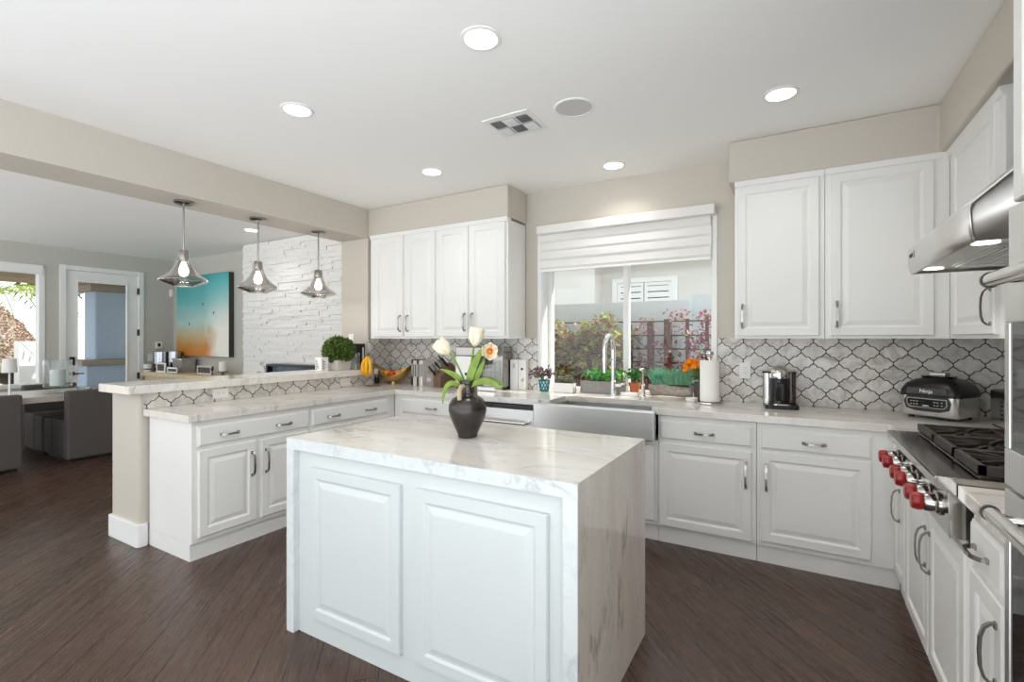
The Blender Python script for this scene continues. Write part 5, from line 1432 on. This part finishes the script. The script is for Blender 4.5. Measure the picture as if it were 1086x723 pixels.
build(MB().lathe([(0.0535, 0.03), (0.0565, 0.055), (0.0545, 0.055), (0.0515, 0.03)], seg=24, close=True), 'pattern_band', M['silver'], t, smooth=True)
t = thing('pillar_candle', 'white pillar candle on a dark stand at the right end of the console', 'candle', (-7.06, 3.93, 0.8605))
build(MB().lathe([(0, 0), (0.04, 0), (0.015, 0.02), (0.015, 0.04), (0.07, 0.05), (0.07, 0.058), (0, 0.058)], seg=24), 'stand', M['brown'], t, smooth=True)
build(MB().lathe([(0, 0.058), (0.05, 0.058), (0.05, 0.19), (0, 0.188)], seg=24).tube([(0, 0, 0.186), (0.002, 0, 0.2)], 0.002, 5), 'candle', M['candle'], t, smooth=True)
t = thing('figurine', 'small black bird figurine beside the pillar candle', 'figurine', (-7.2, 3.86, 0.8605))
build(MB().lathe([(0, 0), (0.025, 0), (0.008, 0.01), (0.006, 0.06), (0.0, 0.06)], seg=16), 'stand', M['black'], t, smooth=True)
build(MB().ball((0, 0, 0.085), 0.025, 1, 0.7, 1.1, seg=8).ball((0.012, 0, 0.115), 0.014, seg=8), 'bird', M['black'], t, smooth='all')

# abstract painting
t = NT('teal_and_amber_canvas')
c = t.n('ShaderNodeTexCoord'); sp_ = t.n('ShaderNodeSeparateXYZ'); t.l(c.outputs['Object'], sp_.inputs[0])
nv_ = t.noise(t.coord(scale=(1.2, 1, 1.0)), 2.2, 5, 0.6, 0.1)
h = t.math('ADD', t.math('MULTIPLY', t.math('SUBTRACT', sp_.outputs[2], 1.115), 1/1.26), t.math('MULTIPLY', t.math('SUBTRACT', nv_, 0.5), 0.2))
left = t.ramp(h, [(0.02, srgb(206, 124, 34)), (0.13, srgb(196, 140, 66)), (0.26, srgb(196, 176, 130)), (0.42, srgb(176, 206, 200)), (0.7, srgb(92, 176, 178)), (0.98, srgb(48, 150, 154))])
right = t.ramp(h, [(0.02, srgb(250, 246, 236)), (0.35, srgb(244, 242, 232)), (0.52, srgb(214, 228, 222)), (0.75, srgb(130, 200, 200)), (0.98, srgb(66, 176, 180))])
fx_ = t.math('ADD', t.math('MULTIPLY', t.math('ADD', sp_.outputs[0], 8.0), 0.9), t.math('MULTIPLY', t.math('SUBTRACT', nv_, 0.5), 0.7))
sel = t.ramp(fx_, [(0.05, (0, 0, 0, 1)), (0.45, (1, 1, 1, 1))])
t.l(t.mix(sel, left, right), t.b.inputs['Base Color']); t.b.inputs['Roughness'].default_value = 0.5
art = thing('painting', 'large abstract teal, cream and amber canvas on the living room wall', 'painting', (-8.0, 4.14, 1.1))
build(MB().box(-8.74, -7.25, 4.121, 4.125, 1.112, 2.372), 'canvas', t.m, None).parent = art
cv = [o for o in art.children][0]
cv.matrix_parent_inverse = Matrix.Translation((8.0, -4.14, -1.1))
build(MB().box(-8.745, -7.245, 4.1255, 4.199, 1.107, 2.377), 'stretcher', mat('dark_canvas_edge', srgb(62, 58, 55), 0.7, nscale=20, namt=0.1), art, True)
b = MB()
for x, z in ((-7.95, 1.92), (-7.65, 1.78), (-8.35, 1.62)):
    b.box(x-0.012, x+0.012, 4.119, 4.121, z-0.02, z+0.02)
build(b, 'bird_marks', M['black'], art, True)
# linear fireplace
fp = thing('fireplace', 'long black-framed linear fireplace set in the stone wall', 'fireplace', (-5.2, 3.95, 0.93))
b = MB().box(-6.005, -4.32, 3.90, 3.99, 1.025, 1.05).box(-6.005, -4.32, 3.90, 3.99, 0.925, 0.945).box(-6.005, -5.975, 3.90, 3.99, 0.945, 1.025).box(-4.35, -4.32, 3.90, 3.99, 0.945, 1.025)
build(b, 'frame', M['black'], fp, True)
build(MB().box(-5.975, -4.35, 3.975, 3.985, 0.945, 1.025), 'glass', mat('fireplace_glass', srgb(96, 112, 124), 0.08, nscale=3, namt=0.4), fp, True)
